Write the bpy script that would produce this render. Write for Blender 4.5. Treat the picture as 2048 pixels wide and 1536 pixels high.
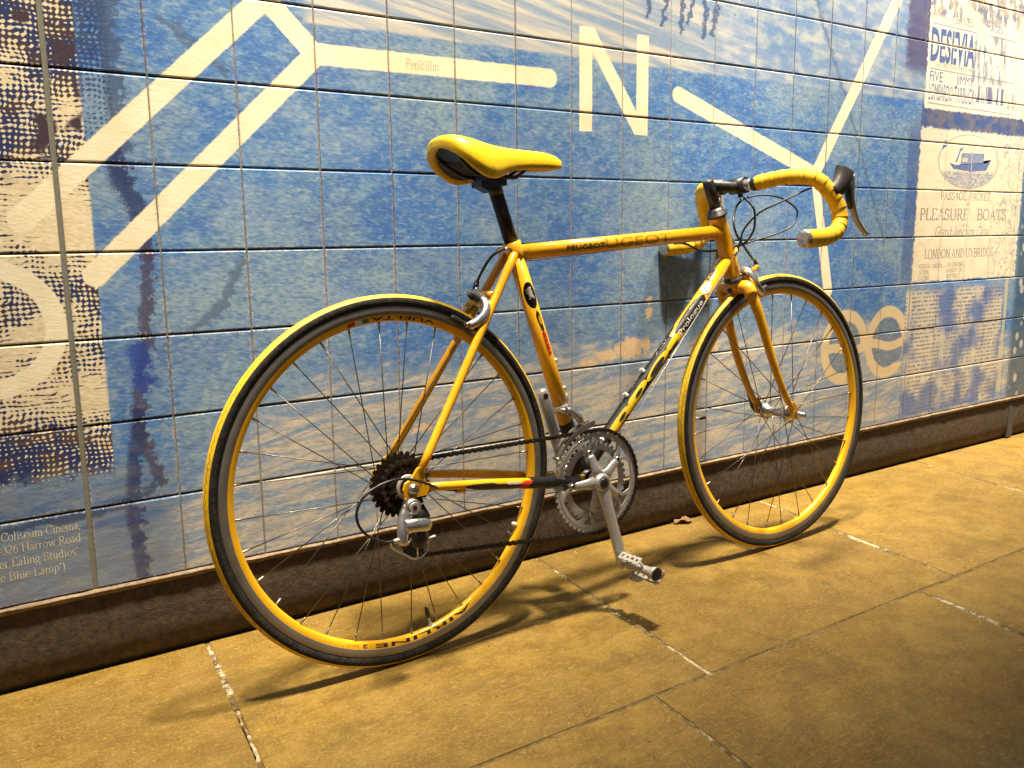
import bpy, bmesh, math, random
from math import sin, cos, pi, radians, atan2, sqrt, hypot
from mathutils import Vector, Matrix

for _o in list(bpy.data.objects):
    bpy.data.objects.remove(_o, do_unlink=True)
SC = bpy.context.scene
COL = SC.collection
random.seed(7)

# ------------------------------------------------------------------ measured units
U = 0.15071            # one tile pitch along the wall (m)
HT = 0.97914           # tile pitch in height, in U
ZG = -4.94813          # pavement level in tile units (row line 0 is 0)
JW = 0.0386            # extra width of the movement joint at column 0, in U
def wx(n): return n * U
def wz(t): return (t - ZG) * U          # tile-unit height -> metres

# ------------------------------------------------------------------ camera
cam_d = bpy.data.cameras.new('camera')
cam = bpy.data.objects.new('camera', cam_d)
COL.objects.link(cam)
_r = Vector((0.8350, -0.5501, -0.0123)); _u = Vector((0.1021, 0.1330, 0.9858)); _f = Vector((0.5406, 0.8245, -0.1672))
_f.normalize(); _r = (_r - _f * _r.dot(_f)).normalized(); _u = _r.cross(_f)
cam.matrix_world = Matrix(((_r.x, _u.x, -_f.x, -0.1817), (_r.y, _u.y, -_f.y, -1.6260), (_r.z, _u.z, -_f.z, 0.7626), (0, 0, 0, 1)))
cam_d.sensor_fit = 'HORIZONTAL'
cam_d.sensor_width = 36.0
cam_d.lens = 36.0 * 1735.55 / 2048.0
cam_d.clip_start = 0.05
cam_d.clip_end = 200
SC.camera = cam

# ------------------------------------------------------------------ world: night, only a faint even ambience under the bridge
W = bpy.data.worlds.new('World')
SC.world = W
W.use_nodes = True
_bg = W.node_tree.nodes['Background']
_bg.inputs[0].default_value = (0.86, 0.90, 1.0, 1)
_bg.inputs[1].default_value = 0.18

# ------------------------------------------------------------------ lamps: a row of down-lighters high on the wall, outside the picture
LAMP_COL = (1.0, 0.88, 0.68)
def wall_washer(x, power, y=-0.56, z=3.40, size=51, tilt=15.0):
    ld = bpy.data.lights.new('wall_washer', 'SPOT')
    ld.energy = power
    ld.color = LAMP_COL
    ld.spot_size = radians(size)
    ld.spot_blend = 1.0
    ld.shadow_soft_size = 0.11
    lo = bpy.data.objects.new('wall_washer', ld)
    lo.location = (x, y, z)
    lo.rotation_euler = (radians(tilt), 0, 0)
    COL.objects.link(lo)
    return lo
for _x, _p in ((-1.52, 1050), (-0.27, 1060), (0.99, 1270), (2.24, 1460), (3.5, 1560), (4.75, 1500)):
    wall_washer(_x, _p)

SC.view_settings.view_transform = 'Standard'
SC.view_settings.look = 'None'
SC.view_settings.gamma = 1
SC.view_settings.exposure = 0.0
SC.render.engine = 'CYCLES'
SC.cycles.use_denoising = True
SC.cycles.max_bounces = 4
SC.cycles.diffuse_bounces = 2
SC.cycles.use_adaptive_sampling = True
SC.cycles.adaptive_threshold = 0.04
SC.cycles.glossy_bounces = 2
SC.cycles.caustics_reflective = False
SC.cycles.caustics_refractive = False

# ================================================================== node helpers
class E:
    """a value in a node tree: socket or float, with arithmetic"""
    def __init__(s, nb, v): s.nb = nb; s.v = v
    def __add__(s, o): return s.nb.m('ADD', s, o)
    __radd__ = __add__
    def __sub__(s, o): return s.nb.m('SUBTRACT', s, o)
    def __rsub__(s, o): return s.nb.m('SUBTRACT', o, s)
    def __mul__(s, o): return s.nb.m('MULTIPLY', s, o)
    __rmul__ = __mul__
    def __truediv__(s, o): return s.nb.m('DIVIDE', s, o)

class NB:
    def __init__(s, name):
        s.mat = bpy.data.materials.new(name)
        s.mat.use_nodes = True
        s.nt = s.mat.node_tree
        s.bsdf = s.nt.nodes['Principled BSDF']
        s.out = s.nt.nodes['Material Output']
    def put(s, sock, val):
        if isinstance(val, E): val = val.v
        if hasattr(val, 'is_output'): s.nt.links.new(val, sock)
        elif isinstance(val, (tuple, list)):
            if len(sock.default_value) == 4 and len(val) == 3: val = tuple(val) + (1,)
            sock.default_value = val
        else:
            try: sock.default_value = val
            except TypeError: sock.default_value = (val, val, val)
    def m(s, op, *a, clamp=False):
        n = s.nt.nodes.new('ShaderNodeMath'); n.operation = op; n.use_clamp = clamp
        for i, v in enumerate(a): s.put(n.inputs[i], v)
        return E(s, n.outputs[0])
    def mx(s, *a):
        r = a[0]
        for v in a[1:]: r = s.m('MAXIMUM', r, v)
        return r
    def mn(s, *a):
        r = a[0]
        for v in a[1:]: r = s.m('MINIMUM', r, v)
        return r
    def ab(s, a): return s.m('ABSOLUTE', a)
    def ss(s, x, a, b, lo=0.0, hi=1.0, smooth=True):
        n = s.nt.nodes.new('ShaderNodeMapRange')
        n.interpolation_type = 'SMOOTHSTEP' if smooth else 'LINEAR'
        n.clamp = True
        s.put(n.inputs[0], x); s.put(n.inputs[1], a); s.put(n.inputs[2], b); s.put(n.inputs[3], lo); s.put(n.inputs[4], hi)
        return E(s, n.outputs[0])
    def band(s, x, a, b, soft):       # 1 between a and b
        return s.ss(x, a - soft, a + soft) * s.ss(x, b + soft, b - soft)
    def vec(s, x=0.0, y=0.0, z=0.0):
        n = s.nt.nodes.new('ShaderNodeCombineXYZ')
        s.put(n.inputs[0], x); s.put(n.inputs[1], y); s.put(n.inputs[2], z)
        return E(s, n.outputs[0])
    def sep(s, v):
        n = s.nt.nodes.new('ShaderNodeSeparateXYZ'); s.put(n.inputs[0], v)
        return [E(s, o) for o in n.outputs]
    def pos(s):
        n = s.nt.nodes.new('ShaderNodeNewGeometry'); return E(s, n.outputs['Position'])
    def obj(s):
        n = s.nt.nodes.new('ShaderNodeTexCoord'); return E(s, n.outputs['Object'])
    def rnd(s):
        n = s.nt.nodes.new('ShaderNodeObjectInfo'); return E(s, n.outputs['Random'])
    def noise(s, v, scale=1.0, detail=2.0, rough=0.5, dist=0.0, color=False):
        n = s.nt.nodes.new('ShaderNodeTexNoise')
        s.put(n.inputs['Vector'], v); s.put(n.inputs['Scale'], scale); s.put(n.inputs['Detail'], detail)
        s.put(n.inputs['Roughness'], rough); s.put(n.inputs['Distortion'], dist)
        return E(s, n.outputs['Color' if color else 'Fac'])
    def voro(s, v, scale=1.0, feature='F1', rand=1.0):
        n = s.nt.nodes.new('ShaderNodeTexVoronoi'); n.feature = feature
        s.put(n.inputs['Vector'], v); s.put(n.inputs['Scale'], scale); s.put(n.inputs['Randomness'], rand)
        return E(s, n.outputs['Distance'])
    def vm(s, op, a, b=None, scale=None, out=0):
        n = s.nt.nodes.new('ShaderNodeVectorMath'); n.operation = op
        s.put(n.inputs[0], a)
        if b is not None: s.put(n.inputs[1], b)
        if scale is not None: s.put(n.inputs['Scale'], scale)
        return E(s, n.outputs[out])
    def mix(s, f, a, b, mode='MIX'):
        n = s.nt.nodes.new('ShaderNodeMix'); n.data_type = 'RGBA'; n.blend_type = mode
        s.put(n.inputs[0], f); s.put(n.inputs[6], a); s.put(n.inputs[7], b)
        return E(s, n.outputs[2])
    def seg(s, p, ax, az, bx, bz):      # distance from point p (x, z, 0) to a segment
        dx, dz = bx - ax, bz - az; L2 = dx * dx + dz * dz
        pa = s.vm('SUBTRACT', p, (ax, az, 0))
        h = s.m('ADD', s.vm('DOT_PRODUCT', pa, (dx / L2, dz / L2, 0), out=1), 0.0, clamp=True)
        q = s.vm('SCALE', (dx, dz, 0), scale=h)
        return s.vm('LENGTH', s.vm('SUBTRACT', pa, q), out=1)
    def bump(s, h, strength=0.3, dist=0.001):
        n = s.nt.nodes.new('ShaderNodeBump')
        s.put(n.inputs['Strength'], strength); s.put(n.inputs['Distance'], dist); s.put(n.inputs['Height'], h)
        s.nt.links.new(n.outputs[0], s.bsdf.inputs['Normal'])
    def set(s, **k):
        names = dict(color='Base Color', rough='Roughness', metal='Metallic', spec='Specular IOR Level', coat='Coat Weight', coat_rough='Coat Roughness')
        for a, v in k.items(): s.put(s.bsdf.inputs[names[a]], v)
        return s.mat

def simple(name, color, rough=0.5, metal=0.0, dirt=None, dirt_amt=0.5, scale=60, bump=0.0, coat=0.0, rvar=0.15, spec=0.5, thr=(0.5, 0.72)):
    """plain coat with procedural grime, tone variation and fine relief"""
    nb = NB(name)
    o = nb.obj()
    n1 = nb.noise(o, scale, 5, 0.6)
    n2 = nb.noise(o, scale * 0.17, 3, 0.5)
    c = nb.mix(nb.ss(n2, 0.3, 0.7), tuple(x * 0.9 for x in color), tuple(min(1, x * 1.06) for x in color))
    if dirt:
        c = nb.mix(nb.ss(n1 * 0.65 + n2 * 0.35, thr[0], thr[1]) * dirt_amt, c, dirt)
    nb.set(color=c, rough=nb.ss(n1, 0.2, 0.8, max(0.02, rough - rvar), min(1, rough + rvar)), metal=metal, coat=coat, spec=spec)
    if bump: nb.bump(n1, bump, 0.0006)
    return nb.mat

# ================================================================== mesh helpers
class MB:
    def __init__(s): s.v = []; s.f = []; s.mi = []; s.smooth = []
    def add(s, verts, faces, mi=0, smooth=True):
        b = len(s.v)
        s.v += [tuple(p) for p in verts]
        for f in faces:
            s.f.append(tuple(i + b for i in f)); s.mi.append(mi); s.smooth.append(smooth)
        return s
    def box(s, c, h, mi=0, R=None):
        vs = []
        for x in (-1, 1):
            for y in (-1, 1):
                for z in (-1, 1):
                    p = Vector((x * h[0], y * h[1], z * h[2]))
                    if R: p = R @ p
                    vs.append(Vector(c) + p)
        return s.add(vs, [(0, 1, 3, 2), (4, 6, 7, 5), (0, 4, 5, 1), (2, 3, 7, 6), (0, 2, 6, 4), (1, 5, 7, 3)], mi, False)
    def tube(s, pts, rad, n=12, caps=True, mi=0, up=None, flat=1.0):
        """swept tube; rad is a number or a list; flat squeezes the second axis"""
        pts = [Vector(p) for p in pts]
        if not isinstance(rad, (list, tuple)): rad = [rad] * len(pts)
        N = len(pts)
        T = []
        for i in range(N):
            a = pts[max(0, i - 1)]; b = pts[min(N - 1, i + 1)]
            T.append((b - a).normalized())
        ref = Vector(up) if up else (Vector((0, 1, 0)) if abs(T[0].y) < 0.9 else Vector((0, 0, 1)))
        x = (ref - T[0] * ref.dot(T[0])).normalized()
        vs = []; fs = []
        for i in range(N):
            if up: x = (Vector(up) - T[i] * Vector(up).dot(T[i])).normalized()
            else: x = (x - T[i] * x.dot(T[i])).normalized()
            y = T[i].cross(x)
            r = rad[i]
            rx, ry = r if isinstance(r, (list, tuple)) else (r, r * flat)
            for k in range(n):
                t = 2 * pi * k / n
                vs.append(pts[i] + x * (rx * cos(t)) + y * (ry * sin(t)))
        for i in range(N - 1):
            for k in range(n):
                k2 = (k + 1) % n
                fs.append((i * n + k, i * n + k2, (i + 1) * n + k2, (i + 1) * n + k))
        s.add(vs, fs, mi, True)
        if caps:
            s.add(vs[:n], [tuple(range(n - 1, -1, -1))], mi, False)
            s.add(vs[-n:], [tuple(range(n))], mi, False)
        return s
    def lathe(s, prof, n=96, mi=0, closed=False, mis=None):
        """revolve (radius, b) profile about the y axis (b) - wheel parts"""
        vs = []; fs = []; m = len(prof)
        for k in range(n):
            t = 2 * pi * k / n
            for (r, b) in prof: vs.append((r * cos(t), b, r * sin(t)))
        M = m if closed else m - 1
        base = len(s.v); s.v += vs
        for k in range(n):
            k2 = (k + 1) % n
            for i in range(M):
                j = (i + 1) % m
                s.f.append((base + k * m + i, base + k * m + j, base + k2 * m + j, base + k2 * m + i))
                s.mi.append(mis[i] if mis else mi); s.smooth.append(True)
        return s
    def poly(s, pts2, f, thick, mi=0):
        """extrude a 2D outline; f(u, v, w) -> 3D, w is depth 0..thick"""
        n = len(pts2)
        vs = [f(u, v, 0) for u, v in pts2] + [f(u, v, thick) for u, v in pts2]
        fs = [tuple(range(n)), tuple(range(2 * n - 1, n - 1, -1))]
        s.add(vs, fs, mi, False)
        s.add(vs, [(i, i + n, (i + 1) % n + n, (i + 1) % n) for i in range(n)], mi, False)
        return s
    def build(s, name, mats, parent=None, loc=None, auto=True):
        me = bpy.data.meshes.new(name)
        me.from_pydata([tuple(p) for p in s.v], [], s.f)
        if not isinstance(mats, (list, tuple)): mats = [mats]
        for mt in mats: me.materials.append(mt)
        me.polygons.foreach_set('material_index', s.mi)
        me.polygons.foreach_set('use_smooth', s.smooth)
        bm = bmesh.new(); bm.from_mesh(me)
        bmesh.ops.remove_doubles(bm, verts=bm.verts, dist=1e-6)
        bmesh.ops.recalc_face_normals(bm, faces=bm.faces)
        bm.to_mesh(me); bm.free()
        me.update()
        return link(name, me, parent, loc)

def link(name, me, parent=None, loc=None):
    o = bpy.data.objects.new(name, me)
    COL.objects.link(o)
    if parent: o.parent = parent
    if loc is not None: o.location = loc
    return o
def empty(name, loc=(0, 0, 0), parent=None):
    o = bpy.data.objects.new(name, None); COL.objects.link(o); o.location = loc; o.empty_display_size = 0.1
    if parent: o.parent = parent
    return o
def tag(o, label, cat, group=None):
    o['label'] = label; o['category'] = cat
    if group: o['group'] = group
    return o
def crom(pts, k=6):
    """smooth curve through points"""
    P = [Vector(p) for p in pts]; P = [P[0] * 2 - P[1]] + P + [P[-1] * 2 - P[-2]]
    out = []
    for i in range(1, len(P) - 2):
        for j in range(k):
            t = j / k
            a, b, c, d = P[i - 1], P[i], P[i + 1], P[i + 2]
            out.append(0.5 * ((2 * b) + (c - a) * t + (2 * a - 5 * b + 4 * c - d) * t * t + (3 * b - a - 3 * c + d) * t ** 3))
    out.append(P[-2]); return out
# ================================================================== mural paint on the tiles
CREAM = (0.86, 0.77, 0.56)
def mural(name, part):
    nb = NB(name)
    px, py, pz = nb.sep(nb.pos())
    X = px / U
    Z = pz / U + ZG
    P = nb.vec(X, Z, 0.0)
    top = part in ('main', 'bill'); low_part = part in ('shore', 'news', 'hatch')
    fine = nb.noise(nb.vec(X, Z * 2.3 + X * 0.25, 3.1), 12.5, 4.0, 0.66)
    tone = nb.noise(nb.vec(X, Z * 1.9 - X * 0.2, 6.3), 5.5, 3.0, 0.6)          # short horizontal brush strokes
    grit = nb.noise(P, 60.0, 1.0, 0.6)
    mid = nb.noise(nb.vec(X, Z * 1.7, 0.7), 3.2, 3.0, 0.55)
    big = nb.noise(nb.vec(X * 0.8, Z, 9.2), 0.62, 2.0, 0.5)
    wob = nb.noise(P, 9.0, 3.0, 0.6)
    # water: blues with grey green and pale specks
    t = nb.ss(mid * 0.65 + big * 0.35, 0.36, 0.64)
    c = nb.mix(t, (0.055, 0.165, 0.45), (0.130, 0.265, 0.455))
    c = nb.mix(nb.ss(big, 0.44, 0.66) * 0.75, c, (0.205, 0.295, 0.385))
    c = nb.mix(nb.ss(tone, 0.52, 0.66) * 0.45, c, (0.30, 0.385, 0.46))
    c = nb.mix(nb.ss(tone, 0.46, 0.34) * 0.55, c, (0.060, 0.140, 0.38))
    k = nb.ss(big, 0.30, 0.62, 0.65, 1.0)
    wash = nb.noise(nb.vec(X * 0.55 + Z * 0.8, Z * 0.9 - X * 0.25, 12.0), 1.0, 4.0, 0.55)
    c = nb.mix(nb.ss(wash, 0.50, 0.68) * 0.32, c, (0.34, 0.42, 0.49))
    c = nb.mix(nb.ss(wash, 0.46, 0.32) * 0.45, c, (0.055, 0.135, 0.40))
    c = nb.mix(nb.ss(fine, 0.50, 0.70) * k * 0.50, c, (0.39, 0.47, 0.54))
    c = nb.mix(nb.ss(fine, 0.49, 0.34) * 0.55, c, (0.050, 0.110, 0.29))
    # lower shore: sandy cream broken by blue streaks that run down to the left
    streak = nb.noise(nb.vec(X * 0.42 + Z * 0.12, Z * 2.8 - X * 0.34, 5.0), 2.3, 4.0, 0.72, 0.7)
    if low_part:
        edge = Z + 1.66 + (mid - 0.5) * 1.1 + nb.ss(X, 3.0, 0.5) * 1.6
        if part == 'news': edge = edge + 0.7
        sand = nb.mix(nb.ss(streak, 0.40, 0.60), (0.57, 0.505, 0.395), (0.20, 0.285, 0.42))
        sand = nb.mix(nb.ss(mid, 0.50, 0.68) * 0.65, sand, (0.33, 0.37, 0.43))
        sand = nb.mix(nb.ss(fine, 0.48, 0.32) * 0.5, sand, (0.20, 0.20, 0.23))
        sand = nb.mix(nb.ss(fine, 0.52, 0.72) * 0.55, sand, (0.64, 0.57, 0.45))
        c = nb.mix(nb.ss(edge + (fine - 0.5) * 0.5, 0.14, -0.16) * 0.92, c, sand)
    # sky above the shore line, paler, with long slanting wisps
    if top:
        wisp = nb.noise(nb.vec(X * 0.16, Z * 2.6 + X * 0.42, 1.0), 2.4, 4.0, 0.62)
        sky = nb.mix(nb.ss(wisp, 0.38, 0.64), (0.24, 0.32, 0.44), (0.60, 0.55, 0.47))
        sky = nb.mix(nb.ss(X, 8.5, 11.5) * 0.7, sky, nb.mix(nb.ss(mid, 0.4, 0.66), (0.10, 0.215, 0.46), (0.36, 0.42, 0.47)))
        sky = nb.mix(nb.ss(fine, 0.55, 0.75) * 0.4, sky, (0.55, 0.53, 0.48))
        c = nb.mix(nb.ss(Z + (grit - 0.5) * 0.05, 2.72, 2.77) * nb.ss(X, 2.8, 3.0) * 0.92, c, sky)
    # dark brush marks
    Pw = nb.vec(X + (wob - 0.5) * 0.30, Z + (mid - 0.5) * 0.25, 0.0)
    def stroke(pts, w, col, amt=0.85, ragged=0.6):
        nonlocal c
        d = None
        for (a, b) in zip(pts[:-1], pts[1:]):
            q = nb.seg(Pw, a[0], a[1], b[0], b[1])
            d = q if d is None else nb.mn(d, q)
        f = nb.ss(d + (wob - 0.5) * ragged * w * 2.0 + (grit - 0.5) * w * 1.4, w * 1.05, w * 0.55)
        c = nb.mix(f * amt, c, col)
    NAVY = (0.022, 0.035, 0.12); PURP = (0.065, 0.05, 0.10)
    if part == 'hatch':
        c = nb.mix(nb.ss(Z, -2.2, -2.9) * nb.ss(X, 1.2, 0.7) * 0.75, c, nb.mix(nb.ss(streak, 0.4, 0.65), (0.06, 0.12, 0.27), (0.22, 0.26, 0.30)))
        # woven dot screen on cream left of x = 0.3
        hz = nb.m('SINE', (Z + (mid - 0.5) * 0.12) * (2 * pi * 18.0)) * 0.85 + (nb.noise(nb.vec(X * 0.9, Z * 18.0, 2.0), 1.6, 2.0, 0.6) - 0.5) * 2.2
        vx = nb.m('SINE', (X + (mid - 0.5) * 0.16) * (2 * pi * 17.0)) * 0.8 + (nb.noise(nb.vec(X * 17.0, Z * 1.1, 5.0), 1.6, 2.0, 0.6) - 0.5) * 2.2
        dk = nb.noise(nb.vec(X * 1.0, Z * 1.25, 4.4), 1.15, 2.0, 0.5)
        dk = dk + nb.ss(Z, 0.9, 2.2) * 0.24 + nb.ss(Z, -1.35, -2.2) * 0.22 - nb.band(Z, -0.1, 0.75, 0.3) * 0.10
        dk = (dk - 0.5) * 0.75 + 0.505
        ink = dk + hz * 0.125 + vx * nb.ss(dk, 0.44, 0.56) * 0.12 + (wob - 0.5) * 0.34
        paper = nb.mix(nb.ss(fine, 0.4, 0.65), (0.70, 0.58, 0.37), (0.80, 0.70, 0.50))
        h = nb.mix(nb.ss(ink, 0.53, 0.61), paper, nb.mix(nb.ss(mid, 0.45, 0.6), NAVY, (0.060, 0.040, 0.055)))
        h = nb.mix(nb.ss(nb.noise(nb.vec(X * 1.3, Z, 8.0), 2.0, 2.0), 0.60, 0.66) * nb.ss(Z, 0.6, 1.2), h, (0.055, 0.035, 0.05))
        reg = nb.ss(X + (grit - 0.5) * 0.05, 0.315, 0.285) * nb.ss(Z + (wob - 0.5) * 0.5, -2.62, -2.40)
        c = nb.mix(reg, c, h)
        c = nb.mix(nb.band(X, 0.3, 0.62, 0.03) * nb.ss(ink + (hz + vx) * 0.03, 0.57, 0.66) * nb.ss(Z, 0.9, 1.3) * 0.8, c, NAVY)
        stroke([(0.62, 2.9), (0.66, 1.1), (0.60, 0.75)], 0.12, (0.05, 0.08, 0.17), 0.8, 1.0)
        stroke([(0.56, 1.1), (0.80, 0.40), (0.86, -0.02)], 0.13, NAVY, 0.85, 0.9)
        stroke([(0.86, 0.0), (0.80, -0.6), (0.74, -1.10), (0.62, -1.75), (0.62, -2.15), (0.79, -2.70)], 0.085, PURP, 0.85, 0.5)
        stroke([(0.62, -1.9), (0.50, -2.6), (0.46, -3.0), (0.52, -3.95)], 0.105, NAVY, 0.85, 0.9)
        stroke([(0.80, -2.72), (0.55, -2.88), (0.10, -2.98), (-1.2, -3.06)], 0.05, (0.03, 0.06, 0.14), 0.8, 0.8)
        stroke([(0.66, -1.15), (0.70, -1.55)], 0.13, (0.02, 0.06, 0.32), 0.8, 0.9)
        stroke([(1.95, -0.15), (1.70, -0.62), (1.30, -0.95)], 0.07, (0.07, 0.11, 0.19), 0.7, 1.0)
        stroke([(1.2, 2.6), (1.9, 2.05)], 0.06, (0.07, 0.10, 0.18), 0.6, 1.0)
    if part in ('main', 'shore'):
        stroke([(12.45, 4.5), (12.75, 3.85), (13.31, 2.93), (13.84, 2.06), (14.4, 1.0), (15.22, -0.56), (15.5, -1.6)], 0.050, (0.06, 0.10, 0.19), 0.55, 0.6)
    if part == 'main':
        # horses' legs along the upper edge
        for (a, b, d2, w) in ((8.45, 8.50, 0.62, .05), (8.86, 8.80, 0.72, .06), (9.12, 9.20, 0.80, .055), (9.42, 9.36, 0.66, .05), (9.66, 9.72, 0.86, .055), (9.95, 9.92, 0.74, .06)):
            stroke([(a, 4.15), (a * 0.5 + b * 0.5 + 0.08, 4.15 - d2 * 0.5), (b, 4.15 - d2)], w, (0.045, 0.09, 0.20), 0.85, 0.5)
        stroke([(8.3, 4.2), (9.2, 4.02), (10.2, 4.16)], 0.17, (0.05, 0.09, 0.19), 0.8, 1.2)
        c = nb.mix(nb.ss(nb.voro(P, 7.0), 0.22, 0.12) * nb.ss(Z, 3.1, 3.7) * nb.band(X, 10.2, 12.2, 0.3) * 0.6, c, (0.05, 0.13, 0.26))
    if part in ('shore', 'news'):
        # two letters e in cream
        e = None
        for cx in (13.86, 15.28):
            ell = nb.m('SQRT', nb.m('POWER', (X - cx + (wob - 0.5) * 0.05) / 1.0, 2.0) + nb.m('POWER', (Z + 2.16 + (wob - 0.5) * 0.05) / 1.02, 2.0))
            ring = nb.ss(nb.ab(ell - 0.63), 0.125, 0.105)
            bar = nb.ss(nb.ab(Z + 2.20 + nb.m('SINE', X * 5.0) * 0.05), 0.10, 0.085) * nb.ss(ell, 0.70, 0.60)
            gap = 1.0 - nb.ss(X, cx + 0.10, cx + 0.2) * nb.band(Z, -2.62, -2.30, 0.03)
            inner = nb.ss(ell, 0.62, 0.55)
            c = nb.mix(inner * 0.75, c, nb.mix(nb.ss(fine, 0.4, 0.65), (0.10, 0.15, 0.24), (0.22, 0.26, 0.29)))
            q = nb.mx(ring * gap, bar)
            e = q if e is None else nb.mx(e, q)
        c = nb.mix(e * 0.92, c, (0.70, 0.54, 0.31))
    if part in ('bill', 'news'):
        INKB = (0.045, 0.075, 0.24)
        rag = (wob - 0.5) * 0.16
        c = nb.mix(nb.ss(X, 20.1, 20.4) * 0.8, c, nb.mix(nb.ss(nb.voro(nb.vec(X, Z * 0.8), 3.0), 0.30, 0.22), (0.035, 0.075, 0.12), (0.45, 0.45, 0.38)))
    if part == 'bill':
        # dark ground behind the bills
        c = nb.mix(nb.band(X + rag * 3.0, 15.35, 16.4, 0.10) * nb.ss(Z, 3.1, 3.5) * 0.85, c, (0.075, 0.06, 0.16))
        c = nb.mix(nb.band(X + rag, 16.0, 20.6, 0.05) * nb.band(Z + rag, 2.24, 2.7, 0.04) * 0.9, c, nb.mix(nb.ss(mid, 0.42, 0.6), (0.06, 0.085, 0.24), (0.14, 0.13, 0.17)))
        c = nb.mix(nb.band(X + rag, 15.62, 16.2, 0.05) * nb.band(Z, -0.9, 2.3, 0.3) * 0.6, c, (0.06, 0.09, 0.26))
        # upper bill
        pap = nb.mix(nb.ss(mid, 0.42, 0.68), (0.80, 0.73, 0.58), (0.68, 0.65, 0.58))
        bill = nb.band(X + rag, 16.08, 20.0, 0.02) * nb.ss(Z + rag * 0.6, 2.60, 2.64)
        c = nb.mix(bill * 0.95, c, pap)
        photo = nb.noise(nb.vec(X * 2.0, Z * 0.9, 2.0), 2.6, 3.0, 0.6)
        c = nb.mix(bill * nb.ss(Z - (X - 16.0) * 0.03, 4.32, 4.5) * nb.ss(photo, 0.42, 0.52) * 0.85, c, nb.mix(nb.ss(mid, 0.4, 0.6), (0.10, 0.12, 0.26), (0.33, 0.29, 0.24)))
        c = nb.mix(bill * nb.band(X, 17.75, 19.1, 0.05) * nb.band(Z, 3.25, 4.3, 0.08) * nb.ss(nb.noise(nb.vec(X * 3.6, Z * 0.8, 6.0), 2.8, 3.0, 0.7), 0.46, 0.54) * 0.75, c, (0.12, 0.15, 0.28))
        c = nb.mix(bill * nb.band(X, 17.85, 19.1, 0.05) * nb.band(Z, 2.86, 3.22, 0.02) * nb.ss(nb.noise(nb.vec(X * 6.0, Z * 0.35, 6.0), 2.4, 2.0, 0.6), 0.46, 0.52) * 0.85, c, INKB)
        c = nb.mix(bill * nb.band(X, 19.15, 19.7, 0.04) * nb.band(Z, 2.80, 3.15, 0.03) * nb.ss(nb.noise(nb.vec(X * 5.0, Z * 0.6, 1.0), 2.6, 2.0, 0.6), 0.47, 0.53) * 0.7, c, (0.25, 0.20, 0.15))
        for zz in (3.40, 2.72, 4.28):
            c = nb.mix(bill * nb.ss(nb.ab(Z - zz + (X - 17.0) * 0.012 + (grit - 0.5) * 0.015), 0.016, 0.008) * nb.ss(X, 16.15, 16.2) * nb.ss(X, 19.6, 19.5) * 0.8, c, (0.16, 0.17, 0.22))
        # lower bill with the boat roundel
        bill2 = nb.band(X + rag * 1.4, 16.02, 20.2, 0.02) * nb.band(Z + rag * 1.2, -0.95, 2.24, 0.03)
        pap2 = nb.mix(nb.ss(mid, 0.40, 0.66), (0.80, 0.69, 0.49), (0.70, 0.61, 0.45))
        pap2 = nb.mix(nb.ss(grit, 0.62, 0.75) * 0.35, pap2, (0.40, 0.36, 0.30))
        pap2 = nb.mix(nb.ss(Z, 1.2, 2.3) * 0.5, pap2, (0.66, 0.62, 0.54))
        scroll = nb.noise(nb.vec(X, Z * 0.8, 3.0), 4.6, 2.0, 0.45, 1.6)
        pap2 = nb.mix(nb.ss(nb.ab(scroll - 0.5), 0.05, 0.02) * nb.ss(X, 18.9, 19.3) * 0.6, pap2, (0.20, 0.23, 0.30))
        c = nb.mix(bill2 * 0.96, c, pap2)
        ell = nb.m('SQRT', nb.m('POWER', (X - 17.90) / 1.18, 2.0) + nb.m('POWER', (Z - 1.60) / 0.57, 2.0))
        c = nb.mix(nb.ss(nb.ab(ell - 1.0), 0.022, 0.010) * 0.6, c, (0.12, 0.14, 0.22))
        c = nb.mix(nb.ss(ell, 1.0, 0.97) * nb.ss(Z + (wob - 0.5) * 0.16, 1.44, 1.34) * nb.ss(fine, 0.36, 0.56, 0.85, 0.35), c, (0.10, 0.15, 0.34))
    if part == 'news':
        # faded newsprint below
        col_ = nb.m('FRACT', (X - 16.0) / 1.32)
        row = nb.m('SINE', Z * (2 * pi * 11.5) + (mid - 0.5) * 2.0)
        words = nb.noise(nb.vec(X * 1.0, nb.m('FLOOR', Z * 11.5) * 3.7, 2.0), 17.0, 1.0, 0.5)
        news = nb.band(X + rag, 15.86, 19.75, 0.02) * nb.ss(Z, -1.0, -1.25) * nb.ss(Z + rag, -3.90, -3.80)
        npap = nb.mix(nb.ss(nb.noise(nb.vec(X, Z, 7.0), 1.1, 3.0, 0.55) + nb.ss(Z, -2.6, -3.8) * 0.10, 0.40, 0.62), (0.60, 0.53, 0.40), (0.12, 0.18, 0.38))
        npap = nb.mix(nb.ss(row, -0.1, 0.4) * nb.ss(words, 0.42, 0.50) * nb.band(col_, 0.06, 0.94, 0.02) * 0.75, npap, (0.10, 0.10, 0.15))
        c = nb.mix(news * 0.9, c, npap)
        c = nb.mix(nb.band(X, 19.82, 19.95, 0.02) * nb.band(Z, -3.7, -0.9, 0.05) * 0.8, c, (0.50, 0.45, 0.30))
    # cream molecule bonds and the letters N and O
    Pl = nb.vec(X + (grit - 0.5) * 0.035, Z + (wob - 0.5) * 0.035, 0.0)
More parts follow.
